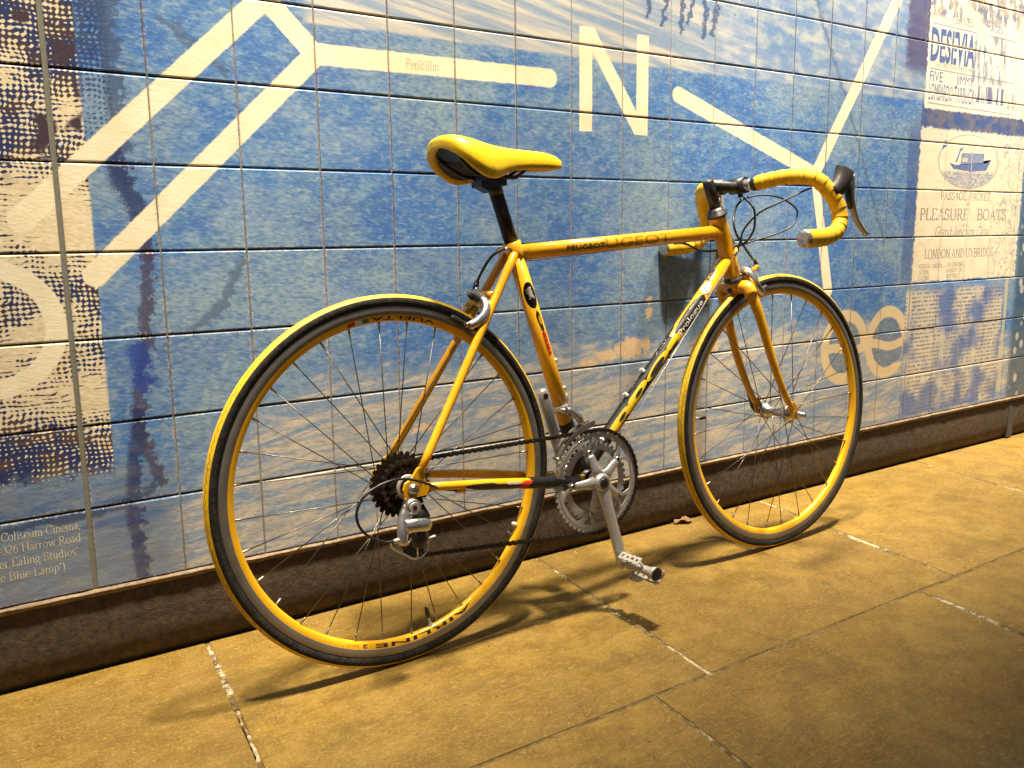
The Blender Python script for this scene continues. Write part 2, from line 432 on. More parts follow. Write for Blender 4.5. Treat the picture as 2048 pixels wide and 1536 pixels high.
    segs = {'hatch': [(-0.40, 0.35, 2.4, 2.97), (2.99, 2.36, 0.28, -0.26)],
            'main': [(-0.40, 0.35, 2.4, 2.97), (2.4, 2.97, 3.0, 2.38), (2.99, 2.36, 0.28, -0.26), (3.0, 2.385, 6.60, 2.40), (9.18, 2.36, 12.71, 1.20), (12.71, 1.20, 15.8, 5.84)],
            'shore': [(12.72, 1.15, 13.15, -0.6), (13.15, -0.6, 13.25, -1.0)],
            'bill': [(14.0, 3.14, 15.8, 5.84), (16.6, 5.23, 18.85, 3.77)], 'news': []}[part]
    d = None
    for q in segs:
        e_ = nb.seg(Pl, *q); d = e_ if d is None else nb.mn(d, e_)
    f = nb.ss(d, 0.140, 0.118) if d is not None else None
    if part == 'main':
        f = nb.mx(f, nb.ss(nb.seg(Pl, 12.72, 1.15, 13.15, -0.6), 0.125, 0.105))
        bx_ = lambda cx, cz, hx, hz: nb.ss(nb.mx(nb.ab(X + (grit - 0.5) * 0.03 - cx) - hx, nb.ab(Z + (wob - 0.5) * 0.03 - cz) - hz), 0.008, -0.008)
        f = nb.mx(f, bx_(7.27, 2.44, 0.122, 0.755), bx_(8.40, 2.44, 0.122, 0.755))
        f = nb.mx(f, nb.ss(nb.seg(Pl, 7.32, 3.15, 8.36, 1.73), 0.125, 0.108) * nb.ss(nb.ab(Z - 2.44), 0.765, 0.75))
    if part == 'hatch':
        ro = nb.m('SQRT', nb.m('POWER', X + 0.86 + (grit - 0.5) * 0.03, 2.0) + nb.m('POWER', (Z + 0.80 + (wob - 0.5) * 0.04) / 0.95, 2.0))
        f = nb.mx(f, nb.ss(nb.ab(ro - 0.70), 0.118, 0.098))
    if part == 'bill':
        ro = nb.m('SQRT', nb.m('POWER', (X - 20.35 + (wob - 0.5) * 0.08) / 1.0, 2.0) + nb.m('POWER', (Z - 3.9) / 1.5, 2.0))
        f = nb.mx(f, nb.ss(nb.ab(ro - 0.78), 0.17, 0.14) * 0.9)
    lc = nb.mix(nb.ss(nb.noise(P, 2.3, 3.0, 0.6), 0.35, 0.7), CREAM, (0.80, 0.69, 0.46))
    if f is not None: c = nb.mix(f * nb.ss(grit, 0.2, 0.34, 0.80, 0.98), c, lc)
    # flaked patches showing the pale body
    if part == 'shore':
        pe = None
        for (cx, cz, rx, rz) in ((8.18, -1.72, 0.30, 0.17), (7.72, -1.80, 0.20, 0.09), (8.55, -1.70, 0.10, 0.12), (7.35, -1.90, 0.16, 0.07), (8.62, -0.95, 0.07, 0.07), (8.62, -1.16, 0.08, 0.10), (9.95, -1.85, 0.35, 0.12), (4.35, -2.55, 0.12, 0.05)):
            q = nb.m('SQRT', nb.m('POWER', (X - cx) / rx, 2.0) + nb.m('POWER', (Z - cz) / rz, 2.0)) * min(rx, rz)  - min(rx, rz)
            pe = q if pe is None else nb.mn(pe, q)
        c = nb.mix(nb.ss(pe + (nb.noise(P, 11.0, 4.0, 0.65) - 0.5) * 0.30, 0.012, -0.012) * 0.95, c, nb.mix(nb.ss(wob, 0.4, 0.6), (0.64, 0.46, 0.27), (0.70, 0.53, 0.33)))
    # per-tile glaze tone
    rt = nb.rnd()
    c = nb.mix(0.35, c, nb.mix(nb.ss(rt, 0.0, 1.0), nb.vm('MULTIPLY', c, (0.86, 0.90, 0.92)), nb.vm('MULTIPLY', c, (1.14, 1.09, 1.03))))
    # grime and scum around the joints, stronger low down
    fx = nb.ab(nb.m('FRACT', X) - 0.5); fz = nb.ab(nb.m('FRACT', Z / HT) - 0.5)
    near = nb.ss(nb.mx(fx, fz), 0.40, 0.50)
    scum = nb.noise(P, 24.0, 4.0, 0.75)
    low = nb.ss(Z, 1.2, -0.6) * nb.ss(big, 0.38, 0.60)
    c = nb.mix(nb.ss(scum + near * 0.20 + low * 0.06, 0.74, 0.80) * 0.75, c, (0.46, 0.43, 0.40))
    c = nb.mix(nb.ss(scum, 0.30, 0.24) * low * 0.7, c, (0.03, 0.035, 0.05))
    c = nb.mix(nb.ss(Z, -0.5, -3.6) * nb.ss(mid, 0.42, 0.68) * 0.22, c, (0.25, 0.20, 0.14))
    ro_ = nb.ss(scum, 0.35, 0.75, 0.34, 0.62)
    mat = nb.set(color=c, rough=ro_, spec=0.42)
    nb.bump(fine * 0.55 + grit * 0.35 + nb.ss(scum, 0.66, 0.80) * 0.9, 0.55, 0.0011)
    return mat
M_MURAL = {k: mural('mural_' + k, k) for k in ('hatch', 'main', 'shore', 'bill', 'news')}

def m_grout():
    nb = NB('grout'); p = nb.pos()
    n = nb.noise(p, 160, 4, 0.7)
    nb.set(color=nb.mix(nb.ss(n, 0.3, 0.7), (0.16, 0.125, 0.10), (0.36, 0.31, 0.27)), rough=0.9)
    nb.bump(n, 0.6, 0.001); return nb.mat
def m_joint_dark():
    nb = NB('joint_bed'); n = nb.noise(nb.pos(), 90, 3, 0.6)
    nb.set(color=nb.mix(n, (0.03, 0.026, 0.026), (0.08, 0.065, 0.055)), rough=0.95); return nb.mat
def m_sealant():
    nb = NB('joint_sealant'); n = nb.noise(nb.pos(), 120, 3, 0.6)
    nb.set(color=nb.mix(n, (0.13, 0.13, 0.10), (0.22, 0.21, 0.165)), rough=0.6); nb.bump(n, 0.4, 0.001); return nb.mat
def m_ledge():
    nb = NB('ledge_mortar'); p = nb.pos()
    n = nb.noise(p, 70, 5, 0.7); b = nb.noise(p, 9, 3, 0.6)
    c = nb.mix(nb.ss(n, 0.3, 0.7), (0.10, 0.066, 0.04), (0.24, 0.175, 0.11))
    c = nb.mix(nb.ss(b, 0.50, 0.66) * 0.6, c, (0.12, 0.075, 0.045))
    nb.set(color=c, rough=0.85); nb.bump(n, 0.5, 0.002); return nb.mat
def m_plinth():
    nb = NB('plinth_render'); p = nb.pos(); x, y, z = nb.sep(p)
    n = nb.noise(p, 55, 6, 0.72); b = nb.noise(nb.vec(x, y, z * 2.2), 5.5, 4, 0.6)
    pit = nb.noise(p, 120, 3, 0.7)
    c = nb.mix(nb.ss(n, 0.30, 0.70), (0.032, 0.021, 0.013), (0.100, 0.066, 0.037))
    c = nb.mix(nb.ss(b, 0.46, 0.62) * 0.55, c, (0.045, 0.029, 0.016))
    c = nb.mix(nb.ss(pit, 0.62, 0.70) * 0.85, c, (0.018, 0.013, 0.010))
    nb.set(color=c, rough=0.85)
    nb.bump(n * 0.7 + nb.ss(pit, 0.70, 0.60) * 0.5, 0.8, 0.004); return nb.mat
def m_slab():
    nb = NB('concrete_paving'); p = nb.pos(); x, y, z = nb.sep(p)
    r = nb.rnd()
    off = nb.vec(x + r * 7.0, y + r * 3.0, 0.0)
    big = nb.noise(off, 3.2, 4, 0.6); mid = nb.noise(off, 14, 5, 0.65); gr = nb.noise(off, 190, 3, 0.7)
    drag = nb.noise(nb.vec(x * 1.2 + y * 3.0, y * 11.0 - x * 3.0, r), 4.0, 4, 0.6)
    fn = nb.noise(nb.vec(x * 1.0, y * 2.2, r), 60, 5, 0.75)
    c = nb.mix(nb.ss(mid, 0.34, 0.66), (0.152, 0.086, 0.010), (0.228, 0.138, 0.021))
    c = nb.mix(nb.ss(big, 0.40, 0.64) * 0.55, c, (0.127, 0.071, 0.008))
    c = nb.mix(nb.ss(fn, 0.50, 0.72) * 0.60, c, (0.310, 0.210, 0.056))
    c = nb.mix(nb.ss(fn, 0.46, 0.28) * 0.60, c, (0.085, 0.052, 0.012))
    c = nb.mix(nb.ss(drag, 0.56, 0.72) * 0.35, c, (0.100, 0.062, 0.014))
    c = nb.mix(nb.ss(gr, 0.54, 0.71) * 0.62, c, (0.38, 0.26, 0.080))
    c = nb.mix(nb.ss(gr, 0.45, 0.29) * 0.62, c, (0.07, 0.044, 0.012))
    c = nb.mix(0.5, c, nb.mix(r, nb.vm('MULTIPLY', c, (0.80, 0.78, 0.72)), nb.vm('MULTIPLY', c, (1.20, 1.22, 1.30))))
    pit = nb.noise(off, 85, 2, 0.5)
    c = nb.mix(nb.ss(pit, 0.68, 0.73) * 0.7, c, (0.05, 0.03, 0.008))
    # spots of old chewing gum and drips
    sp = nb.voro(nb.vec(x + (mid - 0.5) * 0.03, y + (big - 0.5) * 0.03, 0.0), 6.5)
    c = nb.mix(nb.ss(sp, 0.10, 0.06) * nb.ss(big, 0.45, 0.55) * 0.6, c, (0.085, 0.050, 0.012))
    c = nb.mix(nb.ss(nb.noise(off, 34, 3, 0.6), 0.68, 0.74) * 0.5, c, (0.36, 0.27, 0.12))
    # individual spills and stains
    st = None
    for (sx, sy, rx, ry) in ((2.19, -0.29, 0.10, 0.05), (2.01, -0.24, 0.03, 0.015), (0.0, -0.058, 0.045, 0.02), (0.77, -0.50, 0.05, 0.03), (0.70, -0.36, 0.035, 0.02), (0.30, -0.43, 0.03, 0.025), (1.05, -0.72, 0.12, 0.05), (1.30, -0.42, 0.10, 0.04), (1.85, -0.55, 0.12, 0.05), (2.6, -0.3, 0.12, 0.06)):
        q = nb.m('SQRT', nb.m('POWER', (x - sx) / rx, 2.0) + nb.m('POWER', (y - sy) / ry, 2.0))
        st = q if st is None else nb.mn(st, q)
    c = nb.mix(nb.ss(st + (mid - 0.5) * 2.6 + (fn - 0.5) * 1.2, 1.05, 0.45) * 0.34, c, (0.090, 0.055, 0.008))
    # moulded pimples, worn away in places
    a = radians(4)
    dx = nb.m('SINE', (x * cos(a) + y * sin(a)) * (2 * pi / 0.0062)); dy = nb.m('SINE', (y * cos(a) - x * sin(a)) * (2 * pi / 0.0062))
    dots = nb.ss(dx * dy, 0.15, 0.7) * nb.ss(nb.noise(off, 7.0, 3, 0.6), 0.46, 0.66)
    c = nb.mix(dots * 0.22, c, (0.38, 0.26, 0.080))
    nb.set(color=c, rough=nb.ss(big, 0.3, 0.7, 0.50, 0.72), spec=0.36)
    nb.bump(mid * 0.4 + gr * 0.35 + dots * 0.5 + fn * 0.5, 0.55, 0.0020); return nb.mat
def m_mortar(name='joint_mortar', sh=0.0):
    nb = NB(name); p = nb.pos()
    n = nb.noise(p, 60, 5, 0.75); b = nb.noise(p, 6.5, 3, 0.55)
    c = nb.mix(nb.ss(n, 0.3, 0.65), (0.06, 0.038, 0.012), (0.18, 0.12, 0.045))
    c = nb.mix(nb.ss(b * 0.55 + n * 0.45, 0.47 + sh, 0.58 + sh), c, (0.46, 0.38, 0.24))
    nb.set(color=c, rough=0.95); nb.bump(n, 0.8, 0.003); return nb.mat
M_GROUT, M_BED, M_SEAL, M_LEDGE, M_PLINTH, M_SLAB, M_MORTAR = m_grout(), m_joint_dark(), m_sealant(), m_ledge(), m_plinth(), m_slab(), m_mortar('joint_mortar', 0.02)
M_MORTAR_D = m_mortar('joint_dirt', 0.11)

# ================================================================== tiled wall
wall = empty('tiled_wall', (1.3, 0.0, 0.0))
tag(wall, 'wall of square glazed tiles painted with a blue mural, above a dark plinth', 'wall')
wall['kind'] = 'thing'
def wobj(mb, name, mats): 
    mb.v = [(p[0] - 1.3, p[1], p[2]) for p in mb.v]
    return mb.build(name, mats, wall)

TW, TH = U - 0.0022, U * HT - 0.0025
def tile_geo(mb, cx, cz, mi=0, yo=0.0):
    hx, hz = TW / 2, TH / 2
    rings = [(0.0, 0.0, 0.009), (0.0, 0.0, 0.0030), (0.0005, 0.0009, 0.0009), (0.0016, 0.0026, 0.0)]
    vs = []
    for (ix, iz, y) in rings:
        for sx, sz in ((-1, -1), (1, -1), (1, 1), (-1, 1)):
            vs.append((cx + sx * (hx - ix), y + yo, cz + sz * (hz - iz)))
    fs = []
    for k in range(3):
        for i in range(4):
            j = (i + 1) % 4
            fs.append((k * 4 + i, k * 4 + j, k * 4 + 4 + j, k * 4 + 4 + i))
    fs.append((12, 13, 14, 15))
    mb.add(vs, fs, mi, False)
tile_me = {}
for k, mt in M_MURAL.items():
    mb = MB(); tile_geo(mb, 0, 0)
    o = mb.build('tile', mt); tile_me[k] = o.data; bpy.data.objects.remove(o)
def part_of(n, r): return 'hatch' if n < 2 else (('bill' if r <= 1 else 'news') if n >= 15 else ('main' if r <= 0 else 'shore'))
def tile_x(n): return (n + 0.5 if n >= 0 else n + 0.5 - JW) * U
rt = random.Random(3)
C0, C1, R0, R1 = -3, 23, -6, 4
for n in range(C0, C1):
    for r in range(R0, R1 + 1):
        z = ((-r + 0.5) * HT - ZG) * U
        flat = (16 <= n <= 19 and -4 <= r <= 1) or (n in (-2, -1) and r == 4) or (n in (4, 12) and r == -2)
        o = link('tile', tile_me[part_of(n, r)], wall, (tile_x(n) - 1.3, 0.0 if flat else rt.uniform(-0.0005, 0.0005), z - 0.0004))
        if not flat: o.rotation_euler = (radians(rt.gauss(0, 0.14)), radians(rt.gauss(0, 0.07)), radians(rt.gauss(0, 0.14)))
# the rest of the wall beyond the picture, one mass
mb = MB()
for n in range(-12, 36):
    for r in range(-13, 5):
        if C0 <= n < C1 and R0 <= r <= R1: continue
        tile_geo(mb, tile_x(n), ((-r + 0.5) * HT - ZG) * U, list(M_MURAL).index(part_of(n, r)))
o = wobj(mb, 'tile_field', list(M_MURAL.values())); o['kind'] = 'stuff'
ZB = ((-4 * HT) - ZG) * U            # bottom edge of the tiles
XL, XR, ZT = -12 * U, 36 * U, (13 * HT - ZG) * U
wobj(MB().box(((XL + XR) / 2, 0.058, (ZB + ZT) / 2), ((XR - XL) / 2, 0.05, (ZT - ZB) / 2 + 0.004)), 'mortar_bed', M_BED)
for n in range(-11, 36):
    x = (n if n > 0 else n - JW) * U
    if n == 0:
        wobj(MB().box(((-JW / 2) * U, 0.0065, (ZB + ZT) / 2), (JW * U / 2 + 0.0014, 0.0048, (ZT - ZB) / 2 - 0.002)), 'movement_joint', M_SEAL)
    else:
        wobj(MB().box((x, 0.0056, (ZB + ZT) / 2), (0.0014, 0.0036, (ZT - ZB) / 2 - 0.002)), 'grout_line', M_GROUT)
# mortar ledge under the tiles and the battered plinth
def ribbon(name, mat, prof, x0, x1, step, jit, seed, smooth=True):
    rr = random.Random(seed); m_ = MB(); n = int((x1 - x0) / step); k = len(prof); vs = []
    for i in range(n + 1):
        x = x0 + (x1 - x0) * i / n
        for (y, z) in prof: vs.append((x, y + rr.gauss(0, jit), z + rr.gauss(0, jit)))
    fs = [(i * k + j, (i + 1) * k + j, (i + 1) * k + j + 1, i * k + j + 1) for i in range(n) for j in range(k - 1)]
    m_.add(vs, fs, 0, smooth)
    return wobj(m_, name, mat)
ribbon('ledge', M_LEDGE, [(0.02, ZB - 0.0003), (-0.0008, ZB - 0.0006), (-0.0070, ZB - 0.0022), (-0.0078, ZB - 0.0034), (-0.0020, ZB - 0.0120), (0.006, ZB - 0.0165), (0.03, ZB - 0.017)], XL, XR, 0.02, 0.0004, 1, False)
ribbon('plinth', M_PLINTH, [(0.002, ZB - 0.006), (-0.0012, ZB - 0.020), (-0.0012, ZB - 0.06), (-0.0005, ZB - 0.095), (0.001, 0.040), (0.0075, 0.016), (0.018, 0.003), (0.030, -0.06)], XL, XR, 0.02, 0.00025, 2)

wobj(MB().box((20.56 * U, 0.0005, 0.070), (0.018, 0.0030, 0.066)), 'dark_strip', M_BED)  # dark upright strip, added as a thin box just proud of the plinth
# ================================================================== pavement
gm = NB('ground_bed'); _n = gm.noise(gm.pos(), 40, 4, 0.7)
gm.set(color=gm.mix(_n, (0.06, 0.04, 0.018), (0.13, 0.09, 0.04)), rough=0.95)
mb = MB(); mb.add([(-30, -30, -0.012), (30, -30, -0.012), (30, 0.04, -0.012), (-30, 0.04, -0.012)], [(0, 1, 2, 3)], 0, False)
ground = mb.build('pavement', gm.mat); ground['kind'] = 'structure'
YA, YB = 0.016, -0.6245
def skew(x): return -0.075 - 0.036 * max(0.0, x)         # joints run slightly off square
ra = random.Random(11)
rowA = [-3.63, -2.87, -2.11, -1.35, -0.59, 0.181, 0.955, 1.748, 2.512, 3.28, 4.04, 4.80, 5.56]
def jx(row, x, y): return x - skew(x) * (y - (YA if row == 0 else YB)) * (1 if row == 0 else 0.85)
rows = [(YA, YB, rowA)]
rowB = [-3.10, -2.34, -1.58, -0.78, -0.02, 0.752, 1.514, 2.275, 3.04, 3.80, 4.56, 5.32]
rows.append((YB, YB - 0.62, rowB))
rows.append((YB - 0.62, YB - 1.24, [x - 0.10 for x in rowA]))
rows.append((YB - 1.24, YB - 1.86, [x - 0.12 for x in rowB]))
rows.append((YB - 1.86, YB - 2.48, [x - 0.2 for x in rowA]))
G = 0.0032
for ri, (ya, yb, xs) in enumerate(rows):
    for i in range(len(xs) - 1):
        x0, x1 = xs[i], xs[i + 1]
        sk0, sk1 = (skew(x0) if ri < 2 else -0.08), (skew(x1) if ri < 2 else -0.08)
        d = yb - ya
        c = [(x0 + G, ya - G * (ri > 0)), (x1 - G, ya - G * (ri > 0)), (x1 - G - sk1 * d * 1.0, yb + G), (x0 + G - sk0 * d * 1.0, yb + G)]
        ctr = (sum(p[0] for p in c) / 4, sum(p[1] for p in c) / 4)
        m_ = MB(); vs = []
        for (ins, z) in ((0.0, -0.045), (0.0, -0.0035), (0.0012, -0.0009), (0.004, 0.0)):
            for p in c:
                dx, dy = ctr[0] - p[0], ctr[1] - p[1]
                vs.append((p[0] - ctr[0] + math.copysign(ins, dx), p[1] - ctr[1] + math.copysign(ins, dy), z))
        fs = [(k * 4 + a, k * 4 + (a + 1) % 4, k * 4 + 4 + (a + 1) % 4, k * 4 + 4 + a) for k in range(3) for a in range(4)] + [(12, 13, 14, 15)]
        m_.add(vs, fs, 0, False)
        o = m_.build('paving_slab', M_SLAB, ground, (ctr[0], ctr[1], ra.uniform(-0.0008, 0.0)))
# mortar in the joints: ragged ribbons, wider where it has spread onto the slabs
def mortar(p0, p1, w, seed, over=0.0, mat=None):
    rr = random.Random(seed); L = hypot(p1[0] - p0[0], p1[1] - p0[1]); n = max(6, int(L / 0.008))
    tx, ty = (p1[0] - p0[0]) / L, (p1[1] - p0[1]) / L; nx, ny = -ty, tx
    vs = []; wa = wb_ = w
    for i in range(n + 1):
        t = i / n; x, y = p0[0] + (p1[0] - p0[0]) * t, p0[1] + (p1[1] - p0[1]) * t
        wa = max(0.0012, wa + rr.gauss(0, w * 0.25) + (w - wa) * 0.25); wb_ = max(0.0012, wb_ + rr.gauss(0, w * 0.25) + (w - wb_) * 0.25)
        h = over + rr.uniform(-0.0004, 0.0006)
        vs += [(x + nx * wa, y + ny * wa, -0.0030 + over), (x + nx * wa * 0.4, y + ny * wa * 0.4, -0.0016 + h), (x - nx * wb_ * 0.4, y - ny * wb_ * 0.4, -0.0018 + h), (x - nx * wb_, y - ny * wb_, -0.0030 + over)]
    m_ = MB(); m_.add(vs, [(i * 4 + j, (i + 1) * 4 + j, (i + 1) * 4 + j + 1, i * 4 + j + 1) for i in range(n) for j in range(3)], 0, True)
    return m_.build('joint_mortar', mat or M_MORTAR, ground)
for ri, (ya, yb, xs) in enumerate(rows[:3]):
    for i, x in enumerate(xs):
        if x < -1 or x > 4.5: continue
        sk = skew(x) if ri < 2 else -0.08
        mortar((x, ya), (x - sk * (yb - ya), yb), 0.0040, 40 + i + ri * 20, 0.0)
    mortar((-2, yb), (4.5, yb), 0.0042, 70 + ri, 0.0, M_MORTAR_D)
# patches where mortar was smeared over the edges
for k, (p0, p1, w) in enumerate((((0.174, -0.10), (0.158, -0.27), 0.0075), ((0.915, -0.30), (0.90, -0.46), 0.0085), ((0.945, -0.1), (0.93, -0.22), 0.004), ((1.700, -0.27), (1.672, -0.47), 0.009), ((2.475, -0.17), (2.44, -0.36), 0.008), ((1.513, -0.66), (1.488, -0.86), 0.010), ((1.60, -0.626), (1.665, -0.6255), 0.008))):
    mortar(p0, p1, w * 0.75, 90 + k, 0.0024)
# ================================================================== lettering
def clean_bm(bm):
    bmesh.ops.triangulate(bm, faces=bm.faces)
def sans(text, height, width=None, spacing=1.0, offset=0.0, shear=0.0):
    """flat letter shapes from the built-in face -> bmesh in the xy plane, baseline at 0, left at 0"""
    cu = bpy.data.curves.new('lettering', 'FONT')
    cu.body = text; cu.space_character = spacing; cu.offset = offset; cu.shear = shear; cu.resolution_u = 3
    ob = bpy.data.objects.new('lettering', cu); COL.objects.link(ob)
    bpy.context.view_layer.update()
    me = bpy.data.meshes.new_from_object(ob.evaluated_get(bpy.context.evaluated_depsgraph_get()))
    bpy.data.objects.remove(ob); bpy.data.curves.remove(cu)
    bm = bmesh.new(); bm.from_mesh(me); bpy.data.meshes.remove(me)
    x0 = min(v.co.x for v in bm.verts); x1 = max(v.co.x for v in bm.verts)
    k = height / 0.70
    kx = (width / (x1 - x0)) if width else k
    for v in bm.verts: v.co = Vector(((v.co.x - x0) * kx, v.co.y * k, 0))
    return bm
# --- a roman face drawn as pen strokes: L line, A arc, S serif
def _g():
    L = lambda *a: ('L',) + a
    A = lambda cx, cy, rx, ry, a0, a1: ('A', cx, cy, rx, ry, a0, a1)
    S = lambda x, y, w=0.075: ('S', x, y, w)
    def stem(x, y0, y1, b=True, t=True): return [L(x, y0, x, y1)] + ([S(x, y0)] if b else []) + ([S(x, y1)] if t else [])
    def half(x, y1): return [L(x, 0, x, y1), S(x, 0), ('S', x - 0.03, y1 - 0.01, 0.045)]
    g = {}
    g['A'] = (.66, [L(.08, 0, .33, .7), L(.33, .7, .58, 0), L(.17, .24, .49, .24), S(.08, 0), S(.58, 0)])
    g['B'] = (.58, stem(.13, 0, .7) + [A(.28, .53, .20, .17, -90, 90), A(.30, .18, .23, .18, -90, 90), L(.13, .7, .28, .7), L(.13, .36, .3, .36), L(.13, 0, .3, 0)])
    g['C'] = (.62, [A(.35, .35, .28, .36, 40, 320), L(.57, .70, .57, .50)])
    g['D'] = (.66, stem(.13, 0, .7) + [A(.25, .35, .34, .35, -90, 90), L(.13, .7, .26, .7), L(.13, 0, .26, 0)])
    g['E'] = (.56, stem(.13, 0, .7) + [L(.13, .7, .48, .7), L(.13, .36, .38, .36), L(.13, 0, .50, 0), L(.49, .7, .49, .58), L(.51, 0, .51, .13)])
    g['F'] = (.53, stem(.13, 0, .7) + [L(.13, .7, .48, .7), L(.13, .36, .38, .36), L(.49, .7, .49, .58)])
    g['G'] = (.68, [A(.36, .35, .29, .36, 40, 300), L(.58, .70, .58, .52), L(.56, .04, .56, .30), S(.56, .30)])
    g['H'] = (.70, stem(.13, 0, .7) + stem(.57, 0, .7) + [L(.13, .36, .57, .36)])
    g['I'] = (.28, stem(.14, 0, .7))
    g['J'] = (.38, [L(.24, .1, .24, .7), S(.24, .7), A(.14, .10, .10, .12, 180, 360)])
    g['K'] = (.66, stem(.13, 0, .7) + [L(.13, .30, .52, .7), L(.26, .42, .56, 0), S(.54, .7), S(.58, 0)])
    g['L'] = (.54, stem(.13, 0, .7) + [L(.13, 0, .48, 0), L(.49, 0, .49, .15)])
    g['M'] = (.84, stem(.12, 0, .7) + stem(.72, 0, .7) + [L(.12, .7, .42, .06), L(.42, .06, .72, .7)])
    g['N'] = (.70, stem(.13, 0, .7) + stem(.58, 0, .7) + [L(.13, .7, .58, .02)])
    g['O'] = (.70, [A(.35, .35, .29, .36, 0, 360)])
    g['P'] = (.54, stem(.13, 0, .7) + [A(.27, .52, .21, .18, -90, 90), L(.13, .7, .28, .7), L(.13, .34, .28, .34)])
    g['R'] = (.62, stem(.13, 0, .7) + [A(.27, .52, .21, .18, -90, 90), L(.13, .7, .28, .7), L(.13, .34, .28, .34), L(.28, .34, .54, 0), S(.55, 0)])
    g['S'] = (.52, [A(.26, .52, .17, .18, 30, 250), A(.25, .18, .19, .18, -150, 75), L(.42, .70, .42, .54), L(.07, 0, .07, .17)])
    g['T'] = (.60, [L(.30, 0, .30, .7), S(.30, 0, .1), L(.05, .7, .55, .7), L(.05, .7, .05, .55), L(.55, .7, .55, .55)])
    g['U'] = (.70, [L(.13, .22, .13, .7), S(.13, .7), L(.57, .22, .57, .7), S(.57, .7), A(.35, .22, .22, .23, 180, 360)])
    g['V'] = (.66, [L(.08, .7, .33, 0), L(.33, 0, .58, .7), S(.08, .7), S(.58, .7)])
    g['W'] = (.92, [L(.06, .7, .25, 0), L(.25, 0, .46, .7), L(.46, .7, .65, 0), L(.65, 0, .86, .7), S(.06, .7), S(.46, .7), S(.86, .7)])
    g['v'] = (.48, [L(.06, .44, .24, 0), L(.24, 0, .42, .44), S(.06, .44, .06), S(.42, .44, .06)])
    g['X'] = (.66, [L(.10, .7, .56, 0), L(.10, 0, .56, .7), S(.1, .7), S(.56, .7), S(.1, 0), S(.56, 0)])
    g['a'] = (.43, [A(.18, .13, .12, .14, 60, 340), L(.30, .08, .30, .33), A(.20, .33, .11, .13, 0, 160), L(.30, .05, .40, .0)])
    g['b'] = (.50, [L(.11, 0, .11, .7), ('S', .08, .69, .045), A(.25, .22, .17, .23, -130, 130)])
    g['c'] = (.43, [A(.24, .22, .17, .24, 50, 310)])
    g['d'] = (.50, [L(.38, 0, .38, .7), ('S', .35, .69, .045), S(.41, 0, .05), A(.25, .22, .17, .23, 50, 310)])
    g['e'] = (.44, [A(.23, .22, .17, .24, 0, 320), L(.07, .23, .40, .23)])
    g['f'] = (.32, [L(.14, 0, .14, .55), S(.14, 0), A(.25, .56, .11, .14, 60, 180), L(.04, .43, .28, .43)])
    g['g'] = (.47, [A(.21, .28, .14, .16, 0, 360), A(.22, -.08, .19, .11, 0, 360), L(.12, .13, .14, .03), L(.33, .40, .45, .43)])
    g['h'] = (.50, half(.11, .7) + [A(.25, .27, .14, .17, 0, 160), L(.39, 0, .39, .28), S(.39, 0)])
    g['i'] = (.27, half(.14, .44) + [('D', .14, .62)])
    g['j'] = (.27, [L(.15, -.1, .15, .44), ('D', .15, .62)])
    g['l'] = (.27, half(.14, .7))
    g['m'] = (.76, half(.11, .44) + [A(.25, .27, .13, .17, 0, 160), L(.38, 0, .38, .28), S(.38, 0), A(.51, .27, .13, .17, 0, 160), L(.64, 0, .64, .28), S(.64, 0)])
    g['n'] = (.50, half(.11, .44) + [A(.25, .27, .14, .17, 0, 160), L(.39, 0, .39, .28), S(.39, 0)])
    g['o'] = (.48, [A(.24, .22, .18, .24, 0, 360)])
    g['p'] = (.50, [L(.11, -.22, .11, .44), S(.11, -.22), ('S', .08, .43, .045), A(.25, .22, .17, .23, -130, 130)])
    g['r'] = (.36, half(.12, .44) + [A(.25, .30, .12, .14, 60, 170)])
    g['s'] = (.37, [A(.18, .33, .11, .12, 30, 260), A(.17, .11, .13, .12, -150, 80)])
    g['t'] = (.30, [L(.13, .08, .13, .56), A(.20, .08, .07, .09, 180, 300), L(.03, .43, .26, .43)])
    g['u'] = (.50, [L(.11, .14, .11, .44), ('S', .08, .43, .045), A(.24, .16, .13, .17, 180, 340), L(.38, 0, .38, .44), ('S', .35, .43, .045), S(.41, 0, .05)])
    g['w'] = (.70, [L(.07, .44, .21, 0), L(.21, 0, .35, .44), L(.35, .44, .48, 0), L(.48, 0, .62, .44), S(.07, .44, .06), S(.35, .44, .05), S(.62, .44, .06)])
    g['3'] = (.48, [A(.22, .53, .15, .16, -80, 150), A(.22, .19, .18, .20, -150, 85)])
    g['2'] = (.48, [A(.22, .51, .16, .18, -20, 160), L(.37, .45, .08, .01), L(.08, .0, .42, .0)])
    g['4'] = (.48, [L(.32, 0, .32, .68), L(.32, .68, .05, .2), L(.05, .2, .44, .2)])
    g['6'] = (.48, [A(.24, .21, .17, .22, 0, 360), A(.36, .26, .29, .43, 100, 175)])
    g['-'] = (.30, [L(.04, .24, .26, .24), L(.04, .26, .26, .26)])
    g[','] = (.22, [('D', .1, .04), L(.12, .03, .07, -.13)])
    g["'"] = (.20, [('D', .1, .64), L(.12, .63, .07, .50)])
    g['('] = (.32, [A(.32, .26, .22, .46, 120, 240)])
    g[')'] = (.32, [A(.0, .26, .22, .46, -60, 60)])
    g[' '] = (.26, [])
    return g
GLYPH = _g()
